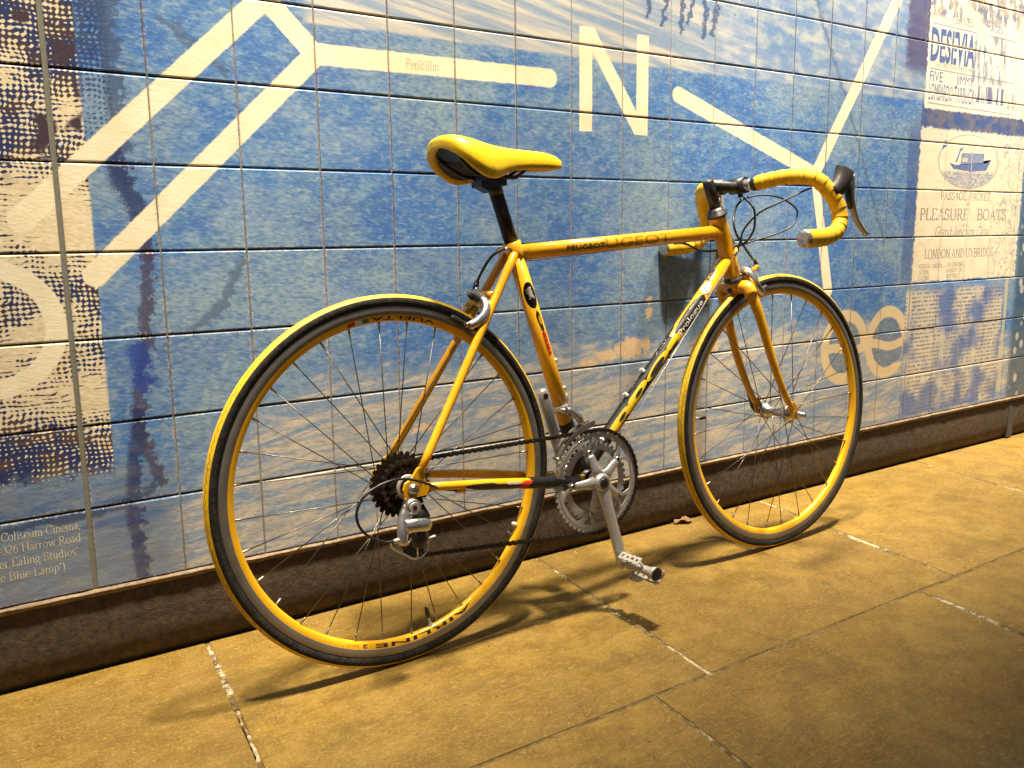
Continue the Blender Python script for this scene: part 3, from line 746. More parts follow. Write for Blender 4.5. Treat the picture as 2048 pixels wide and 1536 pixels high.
def roman(text, height, width, thick=0.085, thin=0.036, shear=0.0):
    bm = bmesh.new(); x = 0.0; zi = 0
    def quad(p, q, w):
        nonlocal zi
        d = Vector((q[0] - p[0], q[1] - p[1], 0)); L_ = d.length
        if L_ < 1e-6: return
        n_ = Vector((-d.y, d.x, 0)) / L_ * w / 2
        z = Vector((0, 0, zi * 4e-5)); zi = (zi + 1) % 7
        p = Vector((p[0], p[1], 0)); q = Vector((q[0], q[1], 0))
        bm.faces.new([bm.verts.new(v + z) for v in (p - n_, q - n_, q + n_, p + n_)])
    def nib(dx, dy):
        l = hypot(dx, dy) or 1; return thin + (thick - thin) * abs(dy / l) ** 1.3
    for ch in text:
        w, st = GLYPH[ch]
        for s_ in st:
            if s_[0] == 'L':
                _, a, b, c_, d_ = s_; quad((x + a, b), (x + c_, d_), nib(c_ - a, d_ - b) if not (ch in 'AVWvNMwX' and (c_ - a) * (d_ - b) > 0) else thin * 1.3)
            elif s_[0] == 'A':
                _, cx, cy, rx, ry, a0, a1 = s_; k = max(6, int(abs(a1 - a0) / 24)); prev = None; pw = None
                z = 0
                for i in range(k + 1):
                    t = radians(a0 + (a1 - a0) * i / k); p = (x + cx + rx * cos(t), cy + ry * sin(t)); ww = nib(-rx * sin(t), ry * cos(t))
                    n_ = Vector((cos(t), sin(t), 0)) * ww / 2; c2 = Vector((p[0], p[1], 0.0001 + zi * 4e-5))
                    cur = (bm.verts.new(c2 - n_), bm.verts.new(c2 + n_))
                    if prev: bm.faces.new((prev[0], cur[0], cur[1], prev[1]))
                    prev = cur
                zi = (zi + 1) % 7
            elif s_[0] == 'S': quad((x + s_[1] - s_[3], s_[2]), (x + s_[1] + s_[3], s_[2]), thin * 1.1)
            elif s_[0] == 'D': quad((x + s_[1] - .045, s_[2]), (x + s_[1] + .045, s_[2]), .09)
        x += w
    k = height / 0.7; kx = width / x
    for v in bm.verts: v.co = Vector(((v.co.x + shear * v.co.y) * kx, v.co.y * k, v.co.z * 0.6))
    return bm
def slice_bm(bm, axis, step, lo=None, hi=None):
    vs = [v.co[axis] for v in bm.verts]
    if not vs: return
    lo = min(vs); hi = max(vs); n = int((hi - lo) / step)
    no = Vector((0, 0, 0)); no[axis] = 1
    for i in range(1, n + 1):
        co = Vector((0, 0, 0)); co[axis] = lo + i * step + 1e-5
        bmesh.ops.bisect_plane(bm, geom=bm.verts[:] + bm.edges[:] + bm.faces[:], plane_co=co, plane_no=no)
def bm_obj(bm, name, mat, parent, smooth=False):
    me = bpy.data.meshes.new(name)
    bmesh.ops.triangulate(bm, faces=bm.faces)
    bm.to_mesh(me); bm.free(); me.materials.append(mat)
    if smooth: me.polygons.foreach_set('use_smooth', [True] * len(me.polygons))
    return link(name, me, parent)
def on_wall(bm, name, mat, X, Z, y=-0.00012):
    """lay a letter mesh (in tile units) on the tile faces, cut at the joints"""
    for v in bm.verts: v.co = Vector((X + v.co.x, v.co.z, Z + v.co.y))
    xs = [v.co.x for v in bm.verts]; zs = [v.co.z for v in bm.verts]
    def cut(axis, at, half):
        no = Vector((0, 0, 0)); no[axis] = 1
        for s_ in (-half, half):
            co = Vector((0, 0, 0)); co[axis] = at + s_
            bmesh.ops.bisect_plane(bm, geom=bm.verts[:] + bm.edges[:] + bm.faces[:], plane_co=co, plane_no=no)
        kill = [f for f in bm.faces if abs(f.calc_center_median()[axis] - at) < half]
        if kill: bmesh.ops.delete(bm, geom=kill, context='FACES')
    for k in range(math.ceil(min(zs) / HT), math.floor(max(zs) / HT) + 1): cut(2, k * HT, 0.032)
    for k in range(math.ceil(min(xs)), math.floor(max(xs)) + 1):
        if k != 0: cut(0, k, 0.012)
    for v in bm.verts: v.co = Vector((v.co.x * U - 1.3, y - v.co.y * 0.5, wz(v.co.z)))
    bmesh.ops.recalc_face_normals(bm, faces=bm.faces)
    return bm_obj(bm, name, mat, wall)
def ink(name, c, rough=0.6):
    nb = NB(name); p = nb.pos(); n = nb.noise(p, 260, 3, 0.6); n2 = nb.noise(p, 45, 3, 0.6)
    nb.set(color=nb.mix(nb.ss(n * 0.5 + n2 * 0.5, 0.35, 0.65), tuple(x * 0.75 for x in c), tuple(min(1, x * 1.2) for x in c)), rough=rough); return nb.mat
I_TAN, I_PALE, I_BLUE, I_GREY, I_PALE2 = ink('ink_tan', (0.46, 0.40, 0.27)), ink('ink_pale', (0.60, 0.56, 0.42)), ink('ink_blue', (0.09, 0.135, 0.32)), ink('ink_grey', (0.25, 0.23, 0.23)), ink('ink_faint', (0.36, 0.42, 0.52))
TXT = 'lettering'
on_wall(roman('Penicillin', 0.115, 0.50), TXT, I_TAN, 4.25, 2.335)
for s_, x1, z in (("The Coliseum Cinema,", -0.115, -3.150), ("324-326 Harrow Road", -0.125, -3.300), ("(after Ealing Studios'", -0.165, -3.452), ("'The Blue Lamp')", -0.31, -3.607)):
    on_wall(roman(s_, 0.098, x1 + 1.115, 0.082, 0.038), TXT, I_PALE, -1.115, z)
on_wall(roman('The Paddington Adventurer', 0.062, 0.80, 0.10, 0.05), TXT, I_PALE2, 12.09, 2.615)
on_wall(roman('(after Thomas Hosmer Shepherd)', 0.062, 0.88, 0.10, 0.05), TXT, I_PALE2, 12.07, 2.50)
on_wall(sans('DESEVIA', 0.62, 1.64, 1.0, 0.03), TXT, I_BLUE, 16.17, 3.58)
on_wall(sans('ERNES', 0.17, 0.62), TXT, I_GREY, 17.02, 4.36)
on_wall(sans('IMAGES', 0.14, 0.70), TXT, I_BLUE, 18.15, 4.36)
on_wall(sans('INTERESTING MAGICIAN', 0.085, 1.35), TXT, I_GREY, 16.42, 3.455)
on_wall(sans('FIVE', 0.20, 0.46), TXT, I_BLUE, 16.2, 3.17)
on_wall(sans('JIMMY', 0.19, 0.68), TXT, I_BLUE, 17.16, 3.17)
on_wall(sans('LOMBARDO', 0.33, 0.86), TXT, I_BLUE, 16.2, 2.80)
on_wall(sans('TARBUCK', 0.33, 0.78), TXT, I_BLUE, 17.12, 2.80)
on_wall(roman('PASSAGE, PACKET,', 0.165, 2.05), TXT, I_GREY, 16.88, 0.79)
on_wall(roman('AND', 0.06, 0.16), TXT, I_GREY, 17.9, 0.665)
on_wall(roman('PLEASURE', 0.235, 1.86, 0.09, 0.035), TXT, I_GREY, 16.16, 0.36)
on_wall(roman('BOATS', 0.235, 1.25, 0.09, 0.035), TXT, I_GREY, 18.36, 0.36)
on_wall(roman('OF THE', 0.06, 0.26), TXT, I_GREY, 17.8, 0.215)
on_wall(roman('Grand Junction Canal', 0.205, 2.2, 0.07, 0.03, 0.28), TXT, I_GREY, 16.75, 0.015)
on_wall(roman('LONDON AND UXBRIDGE', 0.185, 2.75), TXT, I_GREY, 16.42, -0.455)
for i, s_ in enumerate(('KENSAL GREEN,', 'ACTON,', 'EALING')): on_wall(roman(s_, 0.085, 0.068 * len(s_)), TXT, I_GREY, 16.25, -0.66 - i * 0.125)
for i, s_ in enumerate(('GREENFORD,', 'HARROW ON', 'NORTHOLT')): on_wall(roman(s_, 0.085, 0.068 * len(s_)), TXT, I_GREY, 17.3, -0.65 - i * 0.125)
def wall_poly(pts, mat, y=-0.00014, name='printed_boat'):
    bm = bmesh.new(); bm.faces.new([bm.verts.new((a, b, 0)) for a, b in pts]); bmesh.ops.triangulate(bm, faces=bm.faces)
    return on_wall(bm, name, mat, 0, 0, y)
I_BOAT, I_BOAT2, I_PAPER = ink('ink_boat', (0.11, 0.16, 0.36)), ink('ink_boat_pale', (0.22, 0.26, 0.40)), ink('ink_paper', (0.60, 0.50, 0.33))
wall_poly([(17.12, 1.56), (17.30, 1.44), (18.0, 1.40), (18.60, 1.44), (18.78, 1.68), (18.6, 1.60), (17.4, 1.52)], I_BOAT)
wall_poly([(17.55, 1.54), (17.58, 1.78), (18.48, 1.80), (18.46, 1.60)], I_BOAT2, -0.00020)
wall_poly([(17.60, 1.60), (17.62, 1.68), (17.82, 1.68), (17.82, 1.60)], I_PAPER, -0.00026)
wall_poly([(16.98, 2.02), (16.98, 1.90), (16.82, 1.82), (16.86, 2.0)], I_BOAT)
wall_poly([(17.36, 1.60), (17.50, 1.86), (17.62, 1.90), (17.62, 1.87), (17.53, 1.83), (17.41, 1.58)], I_BOAT, -0.00026)
# ================================================================== bicycle
BR = (0.4637, -0.2746)
PSI, LEAN, WB = 0.011487, 0.05, 1.03375
bike = empty('bicycle', (BR[0], BR[1], 0.0))
bike.rotation_euler = (Matrix.Rotation(PSI, 3, 'Z') @ Matrix.Rotation(-LEAN, 3, 'X')).to_euler()
tag(bike, 'yellow drop handlebar racing bicycle leaning against the tiled mural wall', 'bicycle')

def frame_paint():
    nb = NB('frame_enamel'); o = nb.obj()
    n1 = nb.noise(o, 90, 4, 0.65); n2 = nb.noise(o, 14, 3, 0.55); ch = nb.noise(o, 240, 2, 0.5); ar = nb.noise(o, 22, 2, 0.5)
    c = nb.mix(nb.ss(n2, 0.3, 0.7), (0.73, 0.335, 0.004), (0.82, 0.405, 0.007))
    c = nb.mix(nb.ss(n1 * 0.6 + n2 * 0.4, 0.53, 0.68) * 0.45, c, (0.34, 0.16, 0.010))
    chip = nb.ss(ch, 0.68, 0.71) * nb.ss(ar, 0.50, 0.58)
    c = nb.mix(chip, c, (0.10, 0.035, 0.012))
    nb.set(color=c, rough=nb.ss(n1, 0.25, 0.75, 0.20, 0.42), coat=0.4, coat_rough=0.12)
    nb.bump(chip * -1.0 + n1 * 0.12, 0.35, 0.0005); return nb.mat
YF = frame_paint()
def yellow_rim():
    return simple('rim_enamel', (0.80, 0.42, 0.010), 0.33, 0, (0.22, 0.11, 0.02), 0.5, 90, 0.03, coat=0.2, thr=(0.58, 0.75))
YR = yellow_rim()
YS = simple('saddle_vinyl', (0.80, 0.53, 0.004), 0.44, 0, (0.30, 0.17, 0.02), 0.75, 75, 0.25, thr=(0.55, 0.70))
YT = simple('bar_tape_cork', (0.78, 0.47, 0.008), 0.62, 0, (0.30, 0.16, 0.02), 0.75, 110, 0.5, thr=(0.53, 0.70))
BK = simple('black_enamel', (0.012, 0.011, 0.011), 0.42, 0, (0.08, 0.055, 0.03), 0.30, 90, 0.05, spec=0.3)
BM = simple('black_anodised', (0.018, 0.017, 0.017), 0.38, 0.0, (0.07, 0.055, 0.04), 0.5, 120, 0.08)
SC_ = simple('satin_alloy', (0.50, 0.475, 0.46), 0.38, 0.60, (0.20, 0.16, 0.12), 0.35, 60, 0.02, rvar=0.08)
RB = simple('hood_rubber', (0.026, 0.023, 0.021), 0.55, 0, (0.08, 0.06, 0.04), 0.5, 70, 0.2)
SV = simple('polished_alloy', (0.58, 0.55, 0.52), 0.27, 0.92, (0.16, 0.12, 0.08), 0.35, 50, 0.015, thr=(0.55, 0.75))
AL = simple('matt_alloy', (0.50, 0.475, 0.44), 0.42, 0.45, (0.13, 0.10, 0.07), 0.4, 60, 0.02, rvar=0.08)
GR = simple('brake_track', (0.27, 0.245, 0.21), 0.42, 0.7, (0.10, 0.08, 0.05), 0.6, 40, 0.05)
ST = simple('spoke_steel', (0.14, 0.12, 0.10), 0.35, 0.9, (0.05, 0.03, 0.02), 0.5, 200)
NP = simple('nipple_brass', (0.40, 0.33, 0.24), 0.35, 0.9)
CH = simple('oily_steel', (0.060, 0.045, 0.032), 0.38, 0.75, (0.012, 0.009, 0.007), 0.8, 300, 0.15)
CS = simple('sprocket_steel', (0.050, 0.036, 0.026), 0.36, 0.7, (0.012, 0.008, 0.006), 0.8, 200, 0.1)
CB = simple('cable_housing', (0.012, 0.012, 0.013), 0.36)
WI = simple('cable_wire', (0.34, 0.32, 0.29), 0.45, 0.8)
WH = simple('white_print', (0.74, 0.71, 0.64), 0.45, 0, (0.3, 0.24, 0.14), 0.5, 200)
RD = simple('red_print', (0.62, 0.030, 0.012), 0.40)
GN = simple('green_print', (0.02, 0.16, 0.06), 0.45)
OC = simple('faded_print', (0.36, 0.17, 0.006), 0.40)
DK = simple('dark_print', (0.020, 0.017, 0.014), 0.40, 0, (0.30, 0.16, 0.01), 0.7, 220, 0.0, thr=(0.60, 0.68))
YP = simple('yellow_print', (0.74, 0.44, 0.012), 0.38, 0, (0.2, 0.1, 0.01), 0.6, 150, 0.0, thr=(0.6, 0.74))
MOLD = simple('black_plastic', (0.022, 0.020, 0.019), 0.5, 0, (0.06, 0.05, 0.04), 0.4, 60, 0.1)
GUM = simple('pale_lump', (0.60, 0.54, 0.42), 0.8, 0, (0.3, 0.25, 0.15), 0.6, 300, 0.5)

# the two-tone tyre: yellow tread with a thin zigzag sipe, black side wall
def tyre_tread():
    nb = NB('tyre_tread'); x, y, z = nb.sep(nb.obj())
    th = nb.m('ARCTAN2', z, x)
    tri = nb.m('PINGPONG', th * (128.0 / (2 * pi)) + 64.0, 0.5)
    d = nb.ab(nb.ab(y) - 0.0046 - tri * 0.0052)
    line = nb.ss(d, 0.00075, 0.00035)
    n = nb.noise(nb.obj(), 55, 5, 0.65); n2 = nb.noise(nb.obj(), 7, 3, 0.5)
    c = nb.mix(nb.ss(n, 0.32, 0.70), (0.80, 0.50, 0.008), (0.66, 0.38, 0.008))
    c = nb.mix(nb.ss(n * 0.6 + n2 * 0.4, 0.54, 0.68) * 0.5, c, (0.30, 0.17, 0.02))
    c = nb.mix(line * 0.9, c, (0.07, 0.035, 0.006))
    nb.set(color=c, rough=0.55); nb.bump(n * 0.5 - line, 0.3, 0.0006); return nb.mat
def tyre_wall():
    nb = NB('tyre_side_wall'); x, y, z = nb.sep(nb.obj())
    th = nb.m('ARCTAN2', z, x); rr = nb.m('SQRT', x * x + z * z)
    n = nb.noise(nb.obj(), 80, 4, 0.6)
    c = nb.mix(nb.ss(n, 0.35, 0.7), (0.010, 0.0095, 0.009), (0.030, 0.026, 0.021))
    dash = nb.ss(nb.m('SINE', th * 190.0), 0.2, 0.5) * nb.ss(nb.ab(rr - 0.3205), 0.0006, 0.0003) * nb.ss(nb.noise(nb.vec(th * 3.0, 0.0, 0.0), 2.0, 1.0), 0.42, 0.5)
    c = nb.mix(dash * 0.25, c, (0.30, 0.28, 0.24))
    nb.set(color=c, rough=0.72, spec=0.25); nb.bump(n + dash, 0.25, 0.0006); return nb.mat
TT, TSW = tyre_tread(), tyre_wall()

RT, RTUBE = 0.334, 0.0122
def make_wheel(a, nspoke, fl_r, bL, bR, cross, seed):
    w = empty('wheel', (a, 0, RT), bike)
    # tyre
    prof = []; mis = []
    N = 26
    for i in range(N + 1):
        t = radians(-152) + radians(304) * i / N
        prof.append((RT - RTUBE + RTUBE * cos(t) * (1.0 if abs(t) > 1.2 else 1.0), RTUBE * 0.98 * sin(t)))
    for i in range(N):
        t = radians(-152) + radians(304) * (i + 0.5) / N
        mis.append(0 if abs(t) < radians(58) else 1)
    MB().lathe(prof, 144, mis=mis).build('tyre', [TT, TSW], w)
    # rim: brake tracks, painted flanks and nipple bed
    pr = [(0.3135, 0.0062), (0.3130, 0.0094), (0.3122, 0.0098), (0.2988, 0.0098), (0.2982, 0.0093), (0.2975, 0.0094), (0.2895, 0.0066), (0.2872, 0.0044), (0.2862, 0.0)]
    full = [(r, -b) for r, b in pr] + [(r, b) for r, b in pr[-2::-1]]
    k = len(pr) - 1
    mm = [0, 0, 0, 1, 1, 1, 1, 1]; mm = mm + mm[::-1]
    MB().lathe(full, 144, mis=mm).build('rim', [GR, YR], w)
    # hub
    h = MB()
    h.lathe([(0.0045, -0.062), (0.0045, bR - 0.012), (0.013, bR - 0.010), (fl_r - 0.002, bR - 0.003), (fl_r + 0.003, bR - 0.0015), (fl_r + 0.003, bR + 0.0015), (0.013, bR + 0.006), (0.0105, bR + 0.014), (0.0105, bL - 0.014), (0.013, bL - 0.006), (fl_r + 0.003, bL - 0.0015), (fl_r + 0.003, bL + 0.0015), (fl_r - 0.002, bL + 0.003), (0.013, bL + 0.010), (0.0045, bL + 0.012), (0.0045, 0.062)], 28)
    h.build('hub', SV, w)
    # laced spokes
    rr = random.Random(seed)
    for i in range(nspoke):
        th = 2 * pi * (i + 0.25) / nspoke
        side = bR if i % 2 == 0 else bL
        dirn = 1 if (i // 2) % 2 == 0 else -1
        ft = th + dirn * cross
        p0 = Vector((fl_r * cos(ft), side + (0.002 if (i // 2) % 2 else -0.002), fl_r * sin(ft)))
        p1 = Vector((0.2868 * cos(th), math.copysign(0.0018, side), 0.2868 * sin(th)))
        m_ = MB().tube([p0, p1], 0.00098, 6)
        d = (p0 - p1).normalized()
        m_.tube([p1 - d * 0.001, p1 + d * 0.004, p1 + d * 0.012, p1 + d * 0.0135], [0.0026, 0.0021, 0.0019, 0.0011], 7, mi=1)
        m_.build('spoke', [ST, NP], w)
    return w
def arc_tube(c, r, a0, a1, n): return [(c[0] + r * cos(a0 + (a1 - a0) * i / n), c[1], c[2] + r * sin(a0 + (a1 - a0) * i / n)) for i in range(n + 1)]
rear = make_wheel(0.0, 32, 0.0225, 0.034, -0.017, radians(64), 5)
front = make_wheel(WB, 28, 0.0185, 0.034, -0.034, radians(66), 6)
# valves
for w, ang in ((rear, -79), (front, 176)):
    t = radians(ang); e = Vector((cos(t), 0, sin(t)))
    m_ = MB(); m_.tube([e * 0.2875, e * 0.2845], 0.0052, 10); m_.tube([e * 0.2860, e * 0.268], 0.0030, 8)
    m_.tube([e * 0.270, e * 0.262, e * 0.251, e * 0.248], [0.0044, 0.0050, 0.0036, 0.0016], 8, mi=1)
    m_.build('valve', [AL, BM], w)
t = radians(-27); MB().tube([Vector((0.2868 * cos(t), 0, 0.2868 * sin(t))), Vector((0.280 * cos(t), 0.001, 0.280 * sin(t))), Vector((0.275 * cos(t + .01), 0, 0.275 * sin(t + .01)))], [0.004, 0.0062, 0.002], 7).build('dried_lump', GUM, rear)

# rim stickers
def rim_sticker(w, bm, ang, flip_u, v_out, mat, rmid=0.2932, name='sticker'):
    """u along the rim (right side, seen from outside), v radial"""
    slice_bm(bm, 0, 0.006)
    us = [v.co.x for v in bm.verts]; uc = (min(us) + max(us)) / 2; vs_ = [v.co.y for v in bm.verts]; vc = (min(vs_) + max(vs_)) / 2
    for v in bm.verts:
        u = (v.co.x - uc) * flip_u; q = (v.co.y - vc) * v_out
        rr_ = rmid + q; th = radians(ang) - u / 0.2932
        b = -(0.0066 + (rr_ - 0.2895) * (0.0028 / 0.0080)) - 0.0004
        v.co = Vector((rr_ * cos(th), b, rr_ * sin(th)))
    bmesh.ops.recalc_face_normals(bm, faces=bm.faces)
    return bm_obj(bm, name, mat, w)
def rect_bm(w_, h_, x=0.0, y=0.0):
    bm = bmesh.new(); bm.faces.new([bm.verts.new(p) for p in ((x, y, 0), (x + w_, y, 0), (x + w_, y + h_, 0), (x, y + h_, 0))]); return bm
# at angle th, increasing u moves clockwise (towards +a at the top)
rim_sticker(rear, sans('VUELTA', 0.0066, 0.125, 1.0, 0.01), 84, -1, -1, DK)
rim_sticker(rear, rect_bm(0.013, 0.0068), 103.5, 1, 1, RD); rim_sticker(rear, rect_bm(0.013, 0.0068), 100.8, 1, 1, WH); rim_sticker(rear, rect_bm(0.012, 0.0068), 98.2, 1, 1, GN)
rim_sticker(rear, sans('AIRLINE', 0.0066, 0.205, 1.05, 0.02), -82, 1, 1, DK)
rim_sticker(rear, sans('2', 0.0058, 0.010, 1.0, 0.02), -106, 1, 1, DK)
rim_sticker(rear, sans('622x15', 0.0040, 0.022), -110.5, 1, 1, OC)
rim_sticker(front, rect_bm(0.012, 0.006), 40, 1, 1, YP)

# sprockets
def gear(r_root, r_tip, teeth, thick, r_in, ph=0.0):
    n = teeth * 6; m_ = MB(); vs = []; fs = []
    for i in range(n):
        t = 2 * pi * i / n + ph; q = i % 6
        ro = (r_root, r_root, r_root + (r_tip - r_root) * .75, r_tip, r_tip, r_root + (r_tip - r_root) * .75)[q]
        for b in (-thick / 2, thick / 2):
            vs += [(ro * cos(t), b, ro * sin(t)), (r_in * cos(t), b, r_in * sin(t))]
    for i in range(n):
        a, b = i * 4, ((i + 1) % n) * 4
        fs += [(a, b, b + 1, a + 1), (a + 2, a + 3, b + 3, b + 2), (a, a + 2, b + 2, b), (a + 1, b + 1, b + 3, a + 3)]
    m_.add(vs, fs, 0, False); return m_
for i, tn in enumerate((28, 24, 21, 19, 17, 15, 14, 13)):
    rr_ = tn * 0.0127 / (2 * pi)
    g_ = gear(rr_ - 0.0035, rr_ + 0.0028, tn, 0.0018, max(0.017, rr_ - 0.017), i * 0.21)
    o = g_.build('sprocket', CS, rear, (0, -0.0195 - i * 0.0042, 0))
m_ = MB().lathe([(0.020, -0.020), (0.020, -0.0505), (0.0165, -0.0515), (0.009, -0.0515)], 24); m_.build('freehub', CS, rear)
m_ = MB().lathe([(0.034, -0.0470), (0.0225, -0.0500), (0.0215, -0.0515), (0.0165, -0.0517)][1:], 24); m_.build('lock_ring', AL, rear)

# ---------------------------------------------------------------- frame
BB = Vector((0.424, 0, 0.272)); STT = Vector((0.2705, 0, 0.752)); HT_T = Vector((0.8300, 0, 0.802)); HT_B = Vector((0.8785, 0, 0.668))
TTA, TTB = Vector((0.279, 0, 0.733)), Vector((0.838, 0, 0.7685)); DTA, DTB = Vector((0.432, 0, 0.292)), Vector((0.866, 0, 0.712))
def seg_pts(a, b, n): return [a + (b - a) * (i / n) for i in range(n + 1)]
top_tube = MB().tube([TTA, TTB], 0.0152, 28).build('top_tube', YF, bike)
down_tube = MB().tube([DTA, DTB], 0.0152, 28).build('down_tube', YF, bike)
seat_tube = MB().tube([BB, STT - (STT - BB).normalized() * 0.002], 0.0156, 28).build('seat_tube', YF, bike)
ax = (STT - BB).normalized()
m_ = MB().tube([STT - ax * 0.030, STT - ax * 0.027, STT + ax * 0.001, STT + ax * 0.002], [0.0158, 0.0176, 0.0176, 0.0150], 28)
m_.tube([STT + Vector((-0.012, -0.006, -0.012)), STT + Vector((-0.026, -0.006, -0.014))], 0.0068, 12); m_.tube([STT + Vector((-0.012, 0.006, -0.012)), STT + Vector((-0.026, 0.006, -0.014))], 0.0068, 12)
m_.build('seat_lug', YF, bike)
MB().tube([STT + Vector((-0.022, 0.014, -0.0135)), STT + Vector((-0.022, -0.016, -0.0135)), STT + Vector((-0.022, -0.018, -0.0135))], [0.0052, 0.0052, 0.0040], 14).build('clamp_bolt', SV, bike)
hx = (HT_T - HT_B).normalized()
head_tube = MB().tube([HT_B, HT_B + hx * 0.004, HT_T - hx * 0.004, HT_T], [0.0195, 0.0188, 0.0188, 0.0195], 28).build('head_tube', YF, bike)
MB().tube([BB + Vector((0, 0.034, 0)), BB + Vector((0, -0.034, 0))], 0.0200, 28).build('bottom_bracket_shell', BK, bike)
# headset
m_ = MB()
m_.tube([HT_T + hx * 0.0005, HT_T + hx * 0.005, HT_T + hx * 0.0055, HT_T + hx * 0.010, HT_T + hx * 0.0105, HT_T + hx * 0.016, HT_T + hx * 0.0165, HT_T + hx * 0.021], [0.0225, 0.0235, 0.0215, 0.0215, 0.0180, 0.0180, 0.0165, 0.0150], 28)
m_.build('headset', BM, bike)
MB().tube([HT_B - hx * 0.0115, HT_B - hx * 0.010, HT_B - hx * 0.006, HT_B - hx * 0.0055, HT_B - hx * 0.0005], [0.0190, 0.0225, 0.0230, 0.0205, 0.0205], 28).build('headset', BM, bike)
# stays
for s in (-1, 1):
    p0 = STT + Vector((-0.006, s * 0.0155, -0.024)); p1 = Vector((0.018, s * 0.064, 0.360))
    pts = seg_pts(p0, p1, 12)
    stay = MB().tube([p0 - (p1 - p0).normalized() * 0.006] + pts, [0.0050] + [0.0082 - 0.0006 * i / 12 for i in range(13)], 16).build('seat_stay', YF, bike)
    c0 = BB + Vector((-0.012, s * 0.022, 0.002)); c1 = Vector((0.030, s * 0.064, 0.3320))
    pts = crom([c0, BB + Vector((-0.09, s * 0.038, 0.012)), Vector((0.20, s * 0.052, 0.308)), c1], 5)
    cs_ = MB().tube(pts, [0.0108 - 0.0032 * i / (len(pts) - 1) for i in range(len(pts))], 16).build('chain_stay', YF, bike)
    if s < 0: chain_stay = cs_
    # dropout plate
    def fp(u, v, w, s=s): return (u, s * 0.0645 + s * 0.0 + (w - 0.003), v)
    m_ = MB().poly([(0.022, 0.372), (0.012, 0.368), (-0.002, 0.350), (-0.013, 0.345), (-0.017, 0.334), (-0.015, 0.320), (-0.016 if s < 0 else -0.010, 0.304 if s < 0 else 0.322), (-0.004 if s < 0 else 0.0, 0.300 if s < 0 else 0.320), (0.004, 0.318), (0.026, 0.319), (0.040, 0.325), (0.040, 0.338), (0.028, 0.341), (0.024, 0.352), (0.027, 0.366)], fp, 0.006)
    m_.build('dropout', YF, bike)
pb0 = STT + (Vector((0.018, 0, 0.36)) - STT) * 0.245
MB().tube([pb0 + Vector((0, -0.026, 0)), pb0 + Vector((0.004, 0, 0.002)), pb0 + Vector((0, 0.026, 0))], 0.0068, 14).build('brake_bridge', YF, bike)
MB().tube([BB + Vector((-0.075, -0.034, 0.012)), BB + Vector((-0.075, 0.034, 0.012))], 0.006, 12).build('stay_bridge', BK, bike)
# quick release and axle nuts
m_ = MB(); m_.tube([(0, -0.0665, .334), (0, -0.072, .334), (0, -0.0725, .334), (0, -0.079, .334), (0, -0.081, .334)], [0.0098, 0.0098, 0.0088, 0.0072, 0.0045], 16); m_.build('axle_nut', SV, bike)
m_ = MB(); m_.tube([(WB, -0.058, .334), (WB, -0.064, .334), (WB, -0.066, .334), (WB, -0.078, .334), (WB, -0.081, .334)], [0.0092, 0.0092, 0.0080, 0.0062, 0.003], 14); m_.build('axle_nut', SV, bike)
m_ = MB(); m_.tube([(WB, 0.058, .334), (WB, 0.066, .334), (WB - 0.004, 0.072, .340), (WB - 0.018, 0.074, .372), (WB - 0.022, 0.074, .392)], [0.009, 0.009, 0.007, 0.005, 0.006], 12); m_.build('quick_release_lever', BM, bike)
m_ = MB(); m_.tube([(0, 0.068, .334), (0, 0.076, .334), (0.02, 0.082, .345), (0.045, 0.083, .352)], [0.009, 0.008, 0.005, 0.005], 12); m_.build('quick_release_lever', SV, bike)

# ---------------------------------------------------------------- fork
crown = HT_B - hx * 0.030
m_ = MB().tube([HT_B - hx * 0.011, HT_B - hx * 0.020, HT_B - hx * 0.040], [0.0185, 0.0200, 0.0170], 24)
m_.tube(crom([crown + Vector((0.0, -0.046, -0.016)), crown + Vector((0, -0.032, 0.003)), crown, crown + Vector((0, 0.032, 0.003)), crown + Vector((0.0, 0.046, -0.016))], 4), 0.0150, 16)
fork = m_.build('fork_crown', YF, bike)
for s in (-1, 1):
    pts = crom([crown + Vector((0.000, s * 0.036, 0.001)), crown + Vector((0.009, s * 0.046, -0.030)), Vector((0.918, s * 0.0495, 0.560)), Vector((0.950, s * 0.0520, 0.475)), Vector((0.986, s * 0.0530, 0.400)), Vector((1.018, s * 0.0535, 0.350))], 5)
    n = len(pts)
    rad = []
    for i in range(n):
        t = i / (n - 1); ra_ = 0.0150 - 0.0082 * t ** 1.25; rb_ = 0.0112 - 0.0046 * t
        rad.append((rb_, ra_))
    MB().tube(pts, rad, 18, up=(0, 1, 0)).build('fork_blade', YF, bike)
    def fp(u, v, w, s=s): return (u, s * 0.0535 + (w - 0.0025), v)
    MB().poly([(1.010, 0.362), (1.024, 0.366), (1.036, 0.350), (1.046, 0.342), (1.047, 0.328), (1.042, 0.322), (1.036, 0.322), (1.0335, 0.330), (1.028, 0.324), (1.020, 0.326), (1.014, 0.340)], fp, 0.005).build('fork_end', YF, bike)
MB().tube([crown + Vector((-0.019, 0.0, -0.004)), crown + Vector((-0.0225, 0.0, -0.004))], 0.0060, 12).build('brake_nut', BM, bike)

